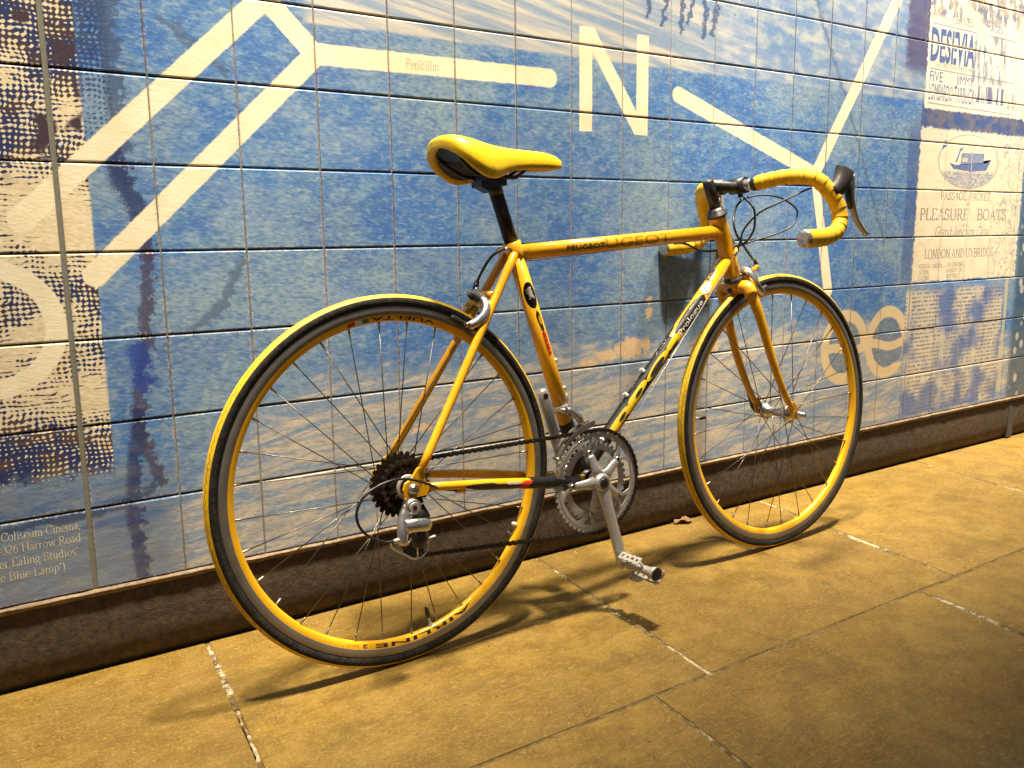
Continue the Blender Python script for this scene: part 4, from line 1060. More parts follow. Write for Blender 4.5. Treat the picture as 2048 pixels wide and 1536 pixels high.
# ---------------------------------------------------------------- stem and handlebar
CL = Vector((0.900, 0, 0.8715))           # bar clamp centre
qt = Vector((0.8000, 0, 0.8820)); qb = HT_T + hx * 0.018
m_ = MB().tube([qb, qt - (qt - qb).normalized() * 0.003, qt], [0.0125, 0.0128, 0.0108], 20)
m_.tube([qt + Vector((0.002, 0, -0.0125)), CL + Vector((-0.020, 0, -0.004)), CL + Vector((-0.004, 0, -0.002))], [0.0128, 0.0128, 0.0150], 20)
m_.tube([CL + Vector((0, 0.021, 0)), CL + Vector((0, -0.021, 0))], 0.0182, 24)
m_.tube([CL + Vector((0.004, 0, -0.010)), CL + Vector((0.006, 0, -0.026))], 0.0060, 12)
stem = m_.build('stem', BM, bike)
MB().tube([qt, qt + (qt - qb).normalized() * 0.0006], 0.0058, 6).build('stem_bolt', SV, stem)
MB().tube([CL + Vector((0, -0.060, 0)), CL + Vector((0, -0.03, 0)), CL + Vector((0, 0.03, 0)), CL + Vector((0, 0.060, 0))], [0.0122, 0.0132, 0.0132, 0.0122], 20).build('handlebar', SV, bike)
for s in (-1, 1):
    ctrl = [(0.9005, s * 0.050, 0.8720), (0.9190, s * 0.100, 0.8785), (0.9364, s * 0.140, 0.8780), (0.9580, s * 0.168, 0.8678), (0.9790, s * 0.184, 0.8410), (0.9950, s * 0.191, 0.8140), (0.9990, s * 0.195, 0.7820), (0.9790, s * 0.200, 0.7560), (0.9400, s * 0.2030, 0.7450), (0.9050, s * 0.2055, 0.7425), (0.8650, s * 0.2075, 0.7413)]
    pts = crom(ctrl, 34)
    L_ = 0.0; rad = []; fine = []; prev = pts[0]
    for p in pts:
        L_ += (p - prev).length; prev = p
        ph = (L_ / 0.0215) % 1.0
        rad.append(0.0160 + 0.0017 * (ph if ph < 0.90 else (1 - ph) / 0.10 * 0.90) + 0.0022 * min(1, max(0, (L_ - 0.25) / 0.1)))
    MB().tube(pts, rad, 24).build('bar_tape', YT, bike)
    MB().tube([(0.900, s * 0.044, 0.8715), (0.900, s * 0.056, 0.8718)], [0.0158, 0.0166], 20).build('tape_collar', CB, bike)
    e0 = Vector(ctrl[-1]); d = (e0 - Vector(ctrl[-2])).normalized()
    MB().tube([e0 - d * 0.001, e0 + d * 0.002, e0 + d * 0.0045, e0 + d * 0.0060, e0 + d * 0.0066], [0.0186, 0.0188, 0.0170, 0.0115, 0.003], 20).build('end_plug', SV, bike)
    # brake and shift lever
    hp = crom([(0.9775, s * 0.1895, 0.8380), (0.9975, s * 0.1905, 0.8500), (1.0135, s * 0.1905, 0.8680), (1.0215, s * 0.1895, 0.8850), (1.0245, s * 0.1895, 0.8935)], 4)
    hr = []
    for i in range(len(hp)):
        t = i / (len(hp) - 1)
        hr.append((0.0135 + 0.0035 * sin(pi * min(1, t * 1.1)), 0.0175 + 0.0110 * t) if t < 0.93 else ((0.0105, 0.0240) if t < 0.999 else (0.0060, 0.0165)))
    MB().tube(hp, hr, 20, up=(0, 1, 0)).build('lever_hood', RB, bike)
    lp = crom([(1.0435, s * 0.1895, 0.880), (1.0465, s * 0.1885, 0.850), (1.0485, s * 0.1875, 0.828), (1.0595, s * 0.1865, 0.800), (1.0735, s * 0.1885, 0.775), (1.0965, s * 0.1935, 0.7490)], 4)
    n = len(lp)
    lev = MB().tube(lp, [((0.0105 - 0.003 * i / n), (0.0062 - 0.0016 * i / n)) for i in range(n)], 14, up=(0, 1, 0)).build('brake_lever', AL, bike)
    MB().tube([(1.0400, s * 0.1905, 0.868), (1.0340, s * 0.1895, 0.835), (1.0445, s * 0.1885, 0.806)], [(0.008, 0.005), (0.008, 0.004), (0.006, 0.003)], 10, up=(0, 1, 0)).build('shift_paddle', BM, bike)

# ---------------------------------------------------------------- seat post and saddle
sp_top = STT + ax * 0.112
m_ = MB().tube([STT - ax * 0.01, sp_top], 0.0134, 24)
seat_post = m_.build('seat_post', BK, bike)
m_ = MB()
m_.tube([sp_top - ax * 0.018, sp_top - ax * 0.002, sp_top + ax * 0.006], [0.0136, 0.0150, 0.0128], 20)
m_.box(sp_top + Vector((-0.010, 0, 0.002)), (0.0280, 0.0175, 0.0055), R=Matrix.Rotation(radians(-3), 3, 'Y'))
m_.box(sp_top + Vector((-0.008, 0, 0.0135)), (0.0220, 0.0240, 0.0045), R=Matrix.Rotation(radians(-3), 3, 'Y'))
m_.box(sp_top + Vector((-0.024, 0, -0.004)), (0.0120, 0.0120, 0.0060), R=Matrix.Rotation(radians(25), 3, 'Y'))
m_.build('saddle_clamp', BM, bike)
STN = [(0.1165, .018, .9340, .9215), (0.1195, .036, .9385, .9160), (0.126, .052, .9415, .9080), (0.138, .063, .9430, .8960), (0.155, .0685, .9415, .8820), (0.175, .0690, .9385, .8705), (0.192, .0655, .9350, .8655), (0.208, .0585, .9320, .8665), (0.226, .0495, .9295, .8715), (0.246, .0410, .9275, .8790), (0.270, .0335, .9255, .8850), (0.298, .0280, .9245, .8880), (0.328, .0250, .9235, .8900), (0.355, .0228, .9210, .8905), (0.374, .0195, .9165, .8915), (0.386, .0140, .9100, .8935), (0.3905, .0060, .9035, .8965)]
def sad_pt(st, s, ins=0.0):
    a, w_, zt, ze = st
    k = abs(s); sg = 1 if s >= 0 else -1
    ang = k * pi / 2
    b = w_ * (sin(ang) ** 0.80); z = ze + (zt - ze) * (cos(ang) ** 0.62 if k < 1 else 0.0)
    return Vector((a, sg * b, z))
NS = 24
vs = []; fs = []
for st in STN:
    for i in range(NS + 1): vs.append(sad_pt(st, -1 + 2 * i / NS))
for j in range(len(STN) - 1):
    for i in range(NS): fs.append((j * (NS + 1) + i, (j + 1) * (NS + 1) + i, (j + 1) * (NS + 1) + i + 1, j * (NS + 1) + i + 1))
m_ = MB().add(vs, fs, 0, True)
# rolled lip under the edge and the two ends
def edge_loop(ins, up):
    out = []
    mid = [0.5 * (sad_pt(st, -1) + sad_pt(st, 1)) for st in STN]
    for j, st in enumerate(STN):
        p = sad_pt(st, -1); k = max(0.0, 1 - ins / max(0.006, st[1])); out.append(Vector((p.x + (0.0 if 0 < j < len(STN) - 1 else 0), p.y * k, p.z + up)))
    back = [Vector((p.x, -p.y, p.z)) for p in out]
    return out + back[::-1]
n = len(STN)
def rear_bow(loop, d):    # pull the rear end forward so the back edge has a lip too
    return [Vector((p.x + d * max(0.0, 1 - (p.x - 0.1165) / 0.05) - d * max(0.0, 1 - (0.3905 - p.x) / 0.05), p.y, p.z)) for p in loop]
l0 = edge_loop(0.0, 0.0); l1 = rear_bow(edge_loop(0.004, -0.0022), 0.002); l2 = rear_bow(edge_loop(0.0125, -0.0005), 0.011); l3 = rear_bow(edge_loop(0.0155, 0.006), 0.014); 
vs = l0 + l1 + l2 + l3; q = 2 * n; fs = []
for k in range(3):
    for i in range(q): fs.append((k * q + i, k * q + (i + 1) % q, (k + 1) * q + (i + 1) % q, (k + 1) * q + i))
m_.add(vs, fs, 0, True)
for idx in (0, n - 1):
    ring = [sad_pt(STN[idx], -1 + 2 * i / NS) for i in range(NS + 1)]
    m_.add(ring, [tuple(range(NS + 1))], 0, True)
saddle = m_.build('saddle', YS, bike)
l4 = rear_bow(edge_loop(0.0150, 0.0055), 0.0138)
vs = l4 + [Vector((p.x, p.y * 0.55, p.z + (0.003 if p.x < 0.146 else (0.010 if p.x < 0.16 else (0.022 if p.x < 0.25 else 0.014))))) for p in l4]
fs = [(i, (i + 1) % q, q + (i + 1) % q, q + i) for i in range(q)]
fs += [(q + i, q + i + 1, q + (q - 2 - i), q + (q - 1 - i)) for i in range(n - 1)]
MB().add(vs, fs, 0, True).build('saddle_shell', MOLD, saddle)
for s in (-1, 1):
    MB().tube(crom([(0.140, s * 0.036, 0.909), (0.150, s * 0.032, 0.897), (0.178, s * 0.0235, 0.8785), (0.200, s * 0.0220, 0.8735), (0.262, s * 0.0220, 0.8705), (0.280, s * 0.0205, 0.8760), (0.300, s * 0.0165, 0.8890), (0.318, s * 0.0120, 0.9000)], 5), 0.0036, 10).build('saddle_rail', BM, saddle)
for (a, b0, z, r_) in ((0.172, -0.030, 0.934, 18), (0.212, -0.0495, 0.904, -50)):
    e = Matrix.Rotation(radians(r_), 3, 'X')
    p = [Vector((a + 0.004 * t, b0 - 0.006 * t * (1 if r_ > 0 else 0.4), z - 0.006 * t)) for t in (-1, 0, 1)]
    MB().tube(p, [0.0006, 0.0011, 0.0006], 6).build('saddle_slit', MOLD, saddle)
# ---------------------------------------------------------------- drivetrain
RB_, CRX = -0.046, radians(-78.5)
# chainrings
def ring(ro, ri, teeth, thick, b, mat, legs, name, parent):
    g_ = gear(ro - 0.0042, ro + 0.0018, teeth, thick, ri, 0.03)
    if legs:
        for k in range(5):
            t0 = radians(36 + 72 * k)
            for sd in (-1, 1):
                P = lambda r, a: (r * cos(t0 + sd * a), r * sin(t0 + sd * a))
                pts = [P(ri + 0.002, 0.17), P(ri + 0.002, 0.32), P(0.078, 0.165), P(0.066, 0.135), P(0.0585, 0.06), P(0.0585, -0.005), P(0.0690, -0.005), P(0.0745, 0.05)]
                if sd < 0: pts = pts[::-1]
                g_.poly(pts, lambda u, v, w: (u, w - thick / 2 + (0.0001 if sd > 0 else -0.0001), v), thick)
    return g_.build(name, mat, parent, (BB.x, b, BB.z))
chainring = ring(0.1052, 0.0895, 52, 0.0030, RB_, AL, True, 'chainring', bike)
m_ = MB().lathe([(0.0975, -0.0017), (0.0975, -0.0021), (0.0968, -0.0021), (0.0968, -0.0017)], 90); m_.build('engraved_line', SV, chainring)
ring(0.0800, 0.0640, 39, 0.0028, RB_ + 0.0075, AL, False, 'chainring', bike)
# crank with five-armed spider
C0_ = Vector((BB.x, 0, BB.z))
m_ = MB()
m_.tube([C0_ + Vector((0, -0.040, 0)), C0_ + Vector((0, -0.052, 0)), C0_ + Vector((0, -0.064, 0)), C0_ + Vector((0, -0.069, 0)), C0_ + Vector((0, -0.070, 0))], [0.0195, 0.0215, 0.0190, 0.0165, 0.0140], 28)
for k in range(5):
    t0 = radians(36 + 72 * k); d = Vector((cos(t0), 0, sin(t0)))
    m_.tube([C0_ + d * 0.008 + Vector((0, -0.0565, 0)), C0_ + d * 0.030 + Vector((0, -0.0545, 0)), C0_ + d * 0.055 + Vector((0, -0.0520, 0)), C0_ + d * 0.0600 + Vector((0, -0.0515, 0))], [(0.0075, 0.0180), (0.0055, 0.0105), (0.0040, 0.0082), (0.0034, 0.0070)], 14, up=(0, 1, 0))
ce = Vector((0.4580, 0, 0.1055))
d = (ce - C0_)
pts = [C0_ + d * t + Vector((0, b, 0)) for t, b in ((0.0, -0.0600), (0.10, -0.0615), (0.30, -0.0650), (0.60, -0.0710), (0.88, -0.0765), (0.97, -0.0780), (1.05, -0.0785), (1.085, -0.0785))]
m_.tube(pts, [(0.0085, 0.0180), (0.0085, 0.0170), (0.0080, 0.0135), (0.0072, 0.0125), (0.0070, 0.0132), (0.0068, 0.0138), (0.0062, 0.0105), (0.004, 0.006)], 18, up=(0, 1, 0))
crank = m_.build('crank', SC_, bike)
MB().tube([C0_ + Vector((0, -0.0685, 0)), C0_ + Vector((0, -0.0712, 0)), C0_ + Vector((0, -0.0722, 0))], [0.0112, 0.0105, 0.006], 20).build('crank_cap', CB, crank)
for k in range(5):
    t0 = radians(36 + 72 * k); p = C0_ + Vector((0.0650 * cos(t0), 0, 0.0650 * sin(t0)))
    MB().tube([p + Vector((0, -0.044, 0)), p + Vector((0, -0.0515, 0)), p + Vector((0, -0.0525, 0))], [0.0058, 0.0058, 0.0045], 12).build('chainring_bolt', SV, crank)
    MB().tube([p + Vector((0, -0.0520, 0)), p + Vector((0, -0.0528, 0))], 0.0026, 6).build('bolt_socket', CB, crank)
le = C0_ - d * 1.0 + Vector((0, 0.0785, 0))
pts = [C0_ - d * t + Vector((0, b, 0)) for t, b in ((0.0, 0.0600), (0.10, 0.0615), (0.30, 0.0650), (0.60, 0.0710), (0.88, 0.0765), (0.97, 0.0780), (1.05, 0.0785), (1.085, 0.0785))]
m_ = MB().tube(pts, [(0.0090, 0.0180), (0.0085, 0.0170), (0.0080, 0.0130), (0.0072, 0.0120), (0.0070, 0.0132), (0.0068, 0.0138), (0.0062, 0.0105), (0.004, 0.006)], 18, up=(0, 1, 0))
m_.tube([C0_ + Vector((0, 0.044, 0)), C0_ + Vector((0, 0.066, 0))], 0.0185, 20)
lcrank = m_.build('crank', AL, bike)
MB().tube([le + Vector((0, -0.0068, 0)), le + Vector((0, -0.0078, 0))], 0.0062, 14).build('spindle_end', BM, lcrank)

# pedal: twin-plate cage on a barrel
pe = ce + Vector((0, -0.085, 0))
m_ = MB().tube([pe, pe + Vector((0, -0.012, 0)), pe + Vector((0, -0.016, 0)), pe + Vector((0, -0.050, 0)), pe + Vector((0, -0.072, 0)), pe + Vector((0, -0.088, 0)), pe + Vector((0, -0.094, 0))], [0.0062, 0.0075, 0.0105, 0.0085, 0.0092, 0.0130, 0.0138], 18)
pedal = m_.build('pedal', AL, bike)
MB().tube([pe + Vector((0, -0.0938, 0)), pe + Vector((0, -0.0958, 0)), pe + Vector((0, -0.0966, 0))], [0.0134, 0.0128, 0.008], 18).build('dust_cap', CB, pedal)
pd = Vector((cos(radians(-56)), 0, sin(radians(-56)))); pn = Vector((-pd.z, 0, pd.x))
def cage(sgn, b0, b1, nm):
    m_ = MB()
    base = pe + pd * (0.024 * sgn)
    # plate pierced by round holes: strip built around the holes
    H_, T_ = 0.0085, 0.0011
    holes = [b0 + (b1 - b0) * t for t in (0.16, 0.39, 0.62, 0.85)]
    f = lambda u, v, w: base + Vector((0, -u, 0)) + pn * v + pd * (w - T_)
    edges = [b0] + [0.5 * (holes[i] + holes[i + 1]) for i in range(3)] + [b1]
    for i, hc in enumerate(holes):
        e0, e1 = edges[i], edges[i + 1]; k = 12; r_ = 0.0034 if i % 2 else 0.0042
        outer = []
        for j in range(k):
            t = 2 * pi * (j + 0.5) / k; cx, cy = cos(t), sin(t); sc = min((e1 - hc if cx > 0 else hc - e0) / max(1e-6, abs(cx)), H_ / max(1e-6, abs(cy)))
            outer.append((hc + cx * sc, cy * sc))
        inner = [(hc + r_ * cos(2 * pi * (j + 0.5) / k), r_ * sin(2 * pi * (j + 0.5) / k)) for j in range(k)]
        vs = [f(u, v, 0) for u, v in outer + inner] + [f(u, v, 2 * T_) for u, v in outer + inner]
        fs = []
        for j in range(k):
            j2 = (j + 1) % k
            fs += [(j, j2, k + j2, k + j), (2 * k + j, 3 * k + j, 3 * k + j2, 2 * k + j2), (k + j, k + j2, 3 * k + j2, 3 * k + j), (j, 2 * k + j, 2 * k + j2, j2)]
        m_.add(vs, fs, 0, False)
    for i in range(len(edges) - 1): pass
    return m_.build(nm, AL, pedal)
cage(-1, 0.004, 0.062, 'cage_plate'); cage(1, 0.014, 0.088, 'cage_plate')
m_ = MB()
for b in (0.016, 0.060): m_.tube([pe + Vector((0, -b, 0)) - pd * 0.024, pe + Vector((0, -b, 0)) + pd * 0.024], (0.0030), 8)
m_.tube([pe + Vector((0, -0.086, 0)) + pd * 0.024 + pn * 0.006, pe + Vector((0, -0.092, 0)) + pd * 0.016 + pn * 0.014, pe + Vector((0, -0.094, 0)) + pd * 0.008 + pn * 0.017], [0.0022, 0.0018, 0.0012], 8)
m_.box(pe + Vector((0, -0.026, 0)) + pd * 0.027 + pn * (-0.010), (0.007, 0.012, 0.004))
m_.build('cage_arm', AL, pedal)

# chain: path in the (a, c) plane
def tangents():
    pts = []
    c1, r1 = (BB.x, BB.z), 0.1052; c2, r2 = (0.0, 0.334), 0.0425
    # round the big ring from the top run to the bottom run (clockwise seen from the right, front side)
    for k in range(41):
        t = radians(97 - (97 + 94) * k / 40); pts.append((c1[0] + r1 * cos(t), c1[1] + r1 * sin(t), RB_))
    j2, rj = (0.0130, 0.2245), 0.0195
    j1 = (0.0150, 0.2770)
    for k in range(9):
        t = radians(-94 - 118 * k / 8); pts.append((j2[0] + rj * cos(t), j2[1] + rj * sin(t), -0.036))
    for k in range(9):
        t = radians(-40 + 100 * k / 8); pts.append((j1[0] + rj * cos(t), j1[1] + rj * sin(t), -0.036))
    for k in range(15):
        t = radians(-58 - 214 * k / 14); pts.append((c2[0] + r2 * cos(t), c2[1] + r2 * sin(t), -0.037))
    pts.append(pts[0])
    return pts
path = tangents()
# resample at half-inch pitch
def resample(pts, step):
    out = [Vector((pts[0][0], pts[0][2], pts[0][1]))]; acc = 0.0
    for p, q in zip(pts[:-1], pts[1:]):
        a_, b_ = Vector((p[0], p[2], p[1])), Vector((q[0], q[2], q[1])); L_ = (b_ - a_).length; pos_ = 0.0
        while acc + (L_ - pos_) >= step:
            pos_ += step - acc; acc = 0.0; out.append(a_ + (b_ - a_) * (pos_ / L_))
        acc += L_ - pos_
    return out
nodes = resample(path, 0.0127)
m_ = MB()
for i in range(len(nodes)):
    p, q = nodes[i], nodes[(i + 1) % len(nodes)]
    if (q - p).length > 0.02 or (q - p).length < 0.004: continue
    d_ = (q - p).normalized(); n_ = Vector((0, 1, 0)).cross(d_).normalized()
    off = 0.0036 if i % 2 else 0.0023
    L_ = (q - p).length
    shape = [(-0.0040, 0.0), (-0.0030, 0.0034), (0.0, 0.0042), (0.0030, 0.0034), (L_ / 2, 0.0024), (L_ - 0.0030, 0.0034), (L_, 0.0042), (L_ + 0.0030, 0.0034), (L_ + 0.0040, 0.0), (L_ + 0.0030, -0.0034), (L_, -0.0042), (L_ - 0.0030, -0.0034), (L_ / 2, -0.0024), (0.0030, -0.0034), (0.0, -0.0042), (-0.0030, -0.0034)]
    for sg in (-1, 1):
        m_.poly(shape, lambda u, v, w: p + d_ * u + n_ * v + Vector((0, sg * off + (w - 0.0005), 0)), 0.001)
    m_.tube([p + Vector((0, -0.0021, 0)), p + Vector((0, 0.0021, 0))], 0.0039, 8)
    m_.tube([p + Vector((0, -0.0046, 0)), p + Vector((0, 0.0046, 0))], 0.0018, 6)
m_.build('chain', CH, bike)

# rear derailleur
dv = MB()
hp_ = Vector((-0.0090, -0.0700, 0.3070))
m_ = MB().tube([hp_ + Vector((0, 0.006, 0)), hp_ + Vector((0, -0.006, 0)), hp_ + Vector((0, -0.016, 0)), hp_ + Vector((0, -0.018, 0))], [0.0120, 0.0150, 0.0142, 0.0105], 24)
# upper knuckle and parallelogram
m_.tube(crom([hp_ + Vector((-0.004, -0.006, -0.002)), hp_ + Vector((-0.017, -0.012, -0.018)), hp_ + Vector((-0.024, -0.018, -0.038)), hp_ + Vector((-0.026, -0.020, -0.058))], 4), [(0.0085, 0.0140 - 0.00045 * i) for i in range(13)], 16, up=(0, 1, 0))
m_.tube(crom([hp_ + Vector((-0.020, -0.020, -0.030)), hp_ + Vector((-0.003, -0.026, -0.0285)), hp_ + Vector((0.014, -0.026, -0.0310)), hp_ + Vector((0.026, -0.022, -0.0355))], 4), [(0.0075, 0.0125), (0.0080, 0.0125), (0.0085, 0.0125), (0.0085, 0.0125), (0.0085, 0.0122), (0.0085, 0.0120), (0.0085, 0.0120), (0.0085, 0.0120), (0.0082, 0.0118), (0.0080, 0.0112), (0.0075, 0.0105), (0.0065, 0.0090), (0.0050, 0.0070)], 16, up=(0, 1, 0))
der = m_.build('rear_derailleur', SV, bike)
MB().tube([hp_ + Vector((0, -0.0178, 0)), hp_ + Vector((0, -0.0200, 0))], [0.0098, 0.0090], 18).build('pivot_bolt', AL, der)
MB().tube([hp_ + Vector((0, -0.0196, 0)), hp_ + Vector((0, -0.0206, 0))], 0.0045, 6).build('bolt_socket', CB, der)
m_ = MB()
m_.tube([hp_ + Vector((0.010, -0.006, -0.034)), hp_ + Vector((0.012, -0.008, -0.060)), hp_ + Vector((0.006, -0.010, -0.074))], [(0.010, 0.017), (0.011, 0.015), (0.009, 0.011)], 14, up=(0, 1, 0))
m_.tube([hp_ + Vector((0.022, 0.012, -0.012)), hp_ + Vector((0.032, 0.012, -0.030)), hp_ + Vector((0.030, 0.010, -0.052))], [(0.006, 0.013), (0.007, 0.013), (0.006, 0.008)], 12, up=(0, 1, 0))
m_.build('derailleur_body', MOLD, der)
# cage plate, open frame
def cg(u, v, w): return (u, -0.0475 + w, v)
outer = [(0.0015, 0.2900), (0.0150, 0.2950), (0.0280, 0.2870), (0.0300, 0.2700), (0.0230, 0.2480), (0.0330, 0.2340), (0.0330, 0.2150), (0.0200, 0.2040), (0.0040, 0.2040), (-0.0080, 0.2120), (-0.0330, 0.2300), (-0.0370, 0.2380), (-0.0330, 0.2420), (-0.0100, 0.2310), (0.0040, 0.2420), (0.0090, 0.2560), (0.0040, 0.2700)]
_oc = [Vector((u, -0.0468, v)) for u, v in outer]
m_ = MB().tube(_oc + [_oc[0], _oc[1]], (0.0016, 0.0026), 8) if False else MB().tube(crom(_oc + [_oc[0]], 3), 0.0021, 8)
m_.tube([(0.004, -0.0468, 0.2700), (0.028, -0.0468, 0.2760)], 0.0018, 8); m_.tube([(0.023, -0.0468, 0.248), (0.004, -0.0468, 0.242)], 0.0022, 8); m_.tube([(0.013, -0.0468, 0.205), (0.013, -0.0468, 0.2245), (0.030, -0.0468, 0.232)], 0.0018, 8)
m_.build('derailleur_cage', SV, der)
MB().poly([(x * 0.98, z) for x, z in outer[:10]] + [(-0.004, 0.232), (0.004, 0.242), (0.009, 0.256), (0.004, 0.27)], lambda u, v, w: (u, -0.0275 + w, v), 0.0014).build('derailleur_cage', AL, der)
for (ja, jc) in ((0.0150, 0.2770), (0.0130, 0.2245)):
    gear(0.0175, 0.0215, 11, 0.0050, 0.004, 0.1).build('jockey_wheel', BM, der, (ja, -0.037, jc))
    MB().tube([(ja, -0.050, jc), (ja, -0.0475, jc)], 0.0048, 12).build('jockey_bolt', AL, der)
MB().tube([hp_ + Vector((-0.030, -0.020, -0.049)), hp_ + Vector((-0.044, -0.020, -0.050))], [0.0042, 0.0036], 12).build('barrel_adjuster', AL, der)
MB().tube([hp_ + Vector((0.026, -0.015, -0.060)), hp_ + Vector((0.038, -0.015, -0.058))], [0.0022, 0.0022], 8).build('cable_tip', WH, der)

# front derailleur
m_ = MB()
fd0 = BB + (STT - BB) * 0.318
m_.tube([fd0 - ax * 0.0075, fd0 + ax * 0.0075], 0.0182, 24)
m_.build('front_derailleur', SV, bike); fder = bpy.data.objects[m_ and 'front_derailleur']
m_ = MB().box(fd0 + Vector((-0.004, -0.030, -0.006)), (0.016, 0.008, 0.006), R=Matrix.Rotation(radians(20), 3, 'Y'))
m_.tube([fd0 + Vector((-0.026, -0.030, 0.000)), fd0 + Vector((-0.004, -0.034, -0.002)), fd0 + Vector((0.016, -0.036, -0.018)), fd0 + Vector((0.022, -0.040, -0.036))], [0.004, 0.007, 0.008, 0.006], 12)
m_.tube([fd0 + Vector((-0.010, -0.034, 0.002)), fd0 + Vector((-0.010, -0.034, 0.032))], 0.0010, 6)
m_.build('derailleur_link', SV, fder)
def fdp(y0):
    return lambda u, v, w: (BB.x + u, y0 + w, BB.z + v)
outer = []
for k in range(13):
    t = radians(94 + 54 * k / 12); outer.append((0.113 * cos(t), 0.113 * sin(t) + 0.002))
inner = []
for k in range(13):
    t = radians(94 + 54 * k / 12); wd = 0.013 - 0.008 * (k / 12); inner.append(((0.113 + wd) * cos(t), (0.113 + wd) * sin(t) + 0.002))
MB().poly(outer + inner[::-1], fdp(-0.0560), 0.0014).build('cage_plate', SV, fder)
MB().poly(outer + inner[::-1], fdp(-0.0385), 0.0014).build('cage_plate', AL, fder)
MB().tube([(BB.x + outer[-1][0] - 0.003, -0.056, BB.z + outer[-1][1]), (BB.x + outer[-1][0] - 0.003, -0.037, BB.z + outer[-1][1])], 0.0028, 8).build('cage_pin', SV, fder)

# ---------------------------------------------------------------- brakes
def caliper(o_, fwd, up_, name, g=0.0):
    """dual pivot caliper: o_ mounting point, fwd towards the pads' face side, up_ radial outwards"""
    m_ = MB(); sd = Vector((0, 1, 0))
    def P(f, b, u): return o_ + fwd * f + sd * b + up_ * u
    # right hand arm (near side): C shape round the tyre
    m_.tube(crom([P(g + 0.014, 0.010, 0.022), P(g + 0.009, -0.012, 0.021), P(g + 0.004, -0.026, 0.010), P(g + 0.003, -0.0335, -0.008), P(g + 0.009, -0.0320, -0.026), P(g + 0.020, -0.0290, -0.042)], 4), [(0.0105 - 0.0001 * i, 0.0078) for i in range(21)], 14, up=tuple(fwd))
    m_.tube(crom([P(g + 0.020, -0.010, 0.020), P(g + 0.016, 0.014, 0.018), P(g + 0.010, 0.028, 0.006), P(g + 0.009, 0.0330, -0.008), P(g + 0.012, 0.0310, -0.026), P(g + 0.020, 0.0290, -0.042)], 4), [(0.0085, 0.0055)] * 21, 14, up=tuple(fwd))
    m_.tube([P(-0.004, 0, 0.012), P(0.030, 0, 0.012), P(0.032, 0, 0.012)], [0.0062, 0.0062, 0.004], 14)
    m_.tube([P(0.010, 0.018, 0.024), P(0.030, 0.018, 0.024)], 0.0055, 12)
    return m_, P
fw = Vector((-sin(radians(33)), 0, cos(radians(33))))
# rear caliper sits behind the bridge
rad_r = (pb0 - Vector((0, 0, RT))).normalized(); tan_r = Vector((-rad_r.z, 0, rad_r.x))
m_, P = caliper(pb0 - rad_r * 0.034, tan_r, rad_r, 'brake_caliper')
rc = m_.build('brake_caliper', SV, bike)
m_ = MB().tube(crom([P(0.008, -0.016, 0.014), P(0.014, -0.012, 0.022), P(0.022, -0.006, 0.028), P(0.028, -0.003, 0.033)], 4), [0.0075, 0.0072, 0.007, 0.007, 0.0068, 0.0066, 0.0064, 0.0062, 0.006, 0.0058, 0.0056, 0.0054, 0.005], 14)
m_.build('cable_arm', SV, rc)
m_ = MB().tube([P(0.028, -0.003, 0.031), P(0.030, 0.000, 0.046)], 0.0052, 12); m_.build('barrel_adjuster', BM, rc)
MB().tube([P(0.018, -0.012, 0.014), P(0.036, -0.016, 0.012), P(0.044, -0.017, 0.010)], [0.0035, 0.0065, 0.002], 10).build('release_lever', MOLD, rc)
MB().tube([P(0.030, -0.003, 0.030), P(0.050, 0.012, 0.002)], 0.0009, 6).build('brake_wire', WI, rc)
for s in (-1, 1):
    MB().tube([P(0.004, s * 0.0172, -0.040), P(0.012, s * 0.0172, -0.0405), P(0.034, s * 0.0165, -0.0410), P(0.052, s * 0.0165, -0.0415), P(0.055, s * 0.0165, -0.0415)], [(0.0040, 0.0058), (0.0055, 0.0068), (0.0055, 0.0066), (0.0050, 0.0056), (0.002, 0.003)], 12, up=(0, 1, 0)).build('brake_pad', RB, rc)
    MB().tube([P(0.022, s * 0.0200, -0.0405), P(0.022, s * 0.0320, -0.0405), P(0.022, s * 0.0335, -0.0405)], [0.0056, 0.0056, 0.004], 14).build('pad_bolt', NP if s < 0 else SV, rc)
RCE = P(0.030, 0.000, 0.046)
# front caliper sits ahead of the crown
fo = crown + Vector((0.017, 0, -0.002)); rad_f = (fo - Vector((WB, 0, RT))).normalized(); tan_f = Vector((rad_f.z, 0, -rad_f.x))
m_, P = caliper(fo + rad_f * 0.0165, tan_f, rad_f, 'brake_caliper', 0.013)
fc = m_.build('brake_caliper', SV, bike)
MB().tube(crom([P(0.014, -0.010, 0.000), P(0.034, -0.006, 0.006), P(0.056, -0.002, 0.008), P(0.070, 0.0, 0.009)], 4), [(0.006, 0.0085 - 0.0002 * i) for i in range(13)], 12, up=(0, 1, 0)).build('cable_arm', YF, fc)
MB().tube([P(0.070, 0.0, 0.004), P(0.070, 0, 0.014), P(0.069, 0.0, 0.026)], [0.0050, 0.0048, 0.0036], 12).build('barrel_adjuster', BM, fc)
MB().tube(crom([P(0.022, 0.012, 0.000), P(0.042, 0.010, -0.012), P(0.062, 0.006, -0.022), P(0.074, 0.002, -0.027)], 4), [(0.005, 0.008 - 0.0003 * i) for i in range(13)], 12, up=(0, 1, 0)).build('cable_arm', BM, fc)
MB().tube([P(0.074, -0.008, -0.028), P(0.074, 0.008, -0.028)], 0.0062, 12).build('clamp_bolt', SV, fc)
MB().tube([P(0.070, 0.0, 0.010), P(0.074, 0.0, -0.028), P(0.070, -0.004, -0.052)], 0.0009, 6).build('brake_wire', WI, fc)
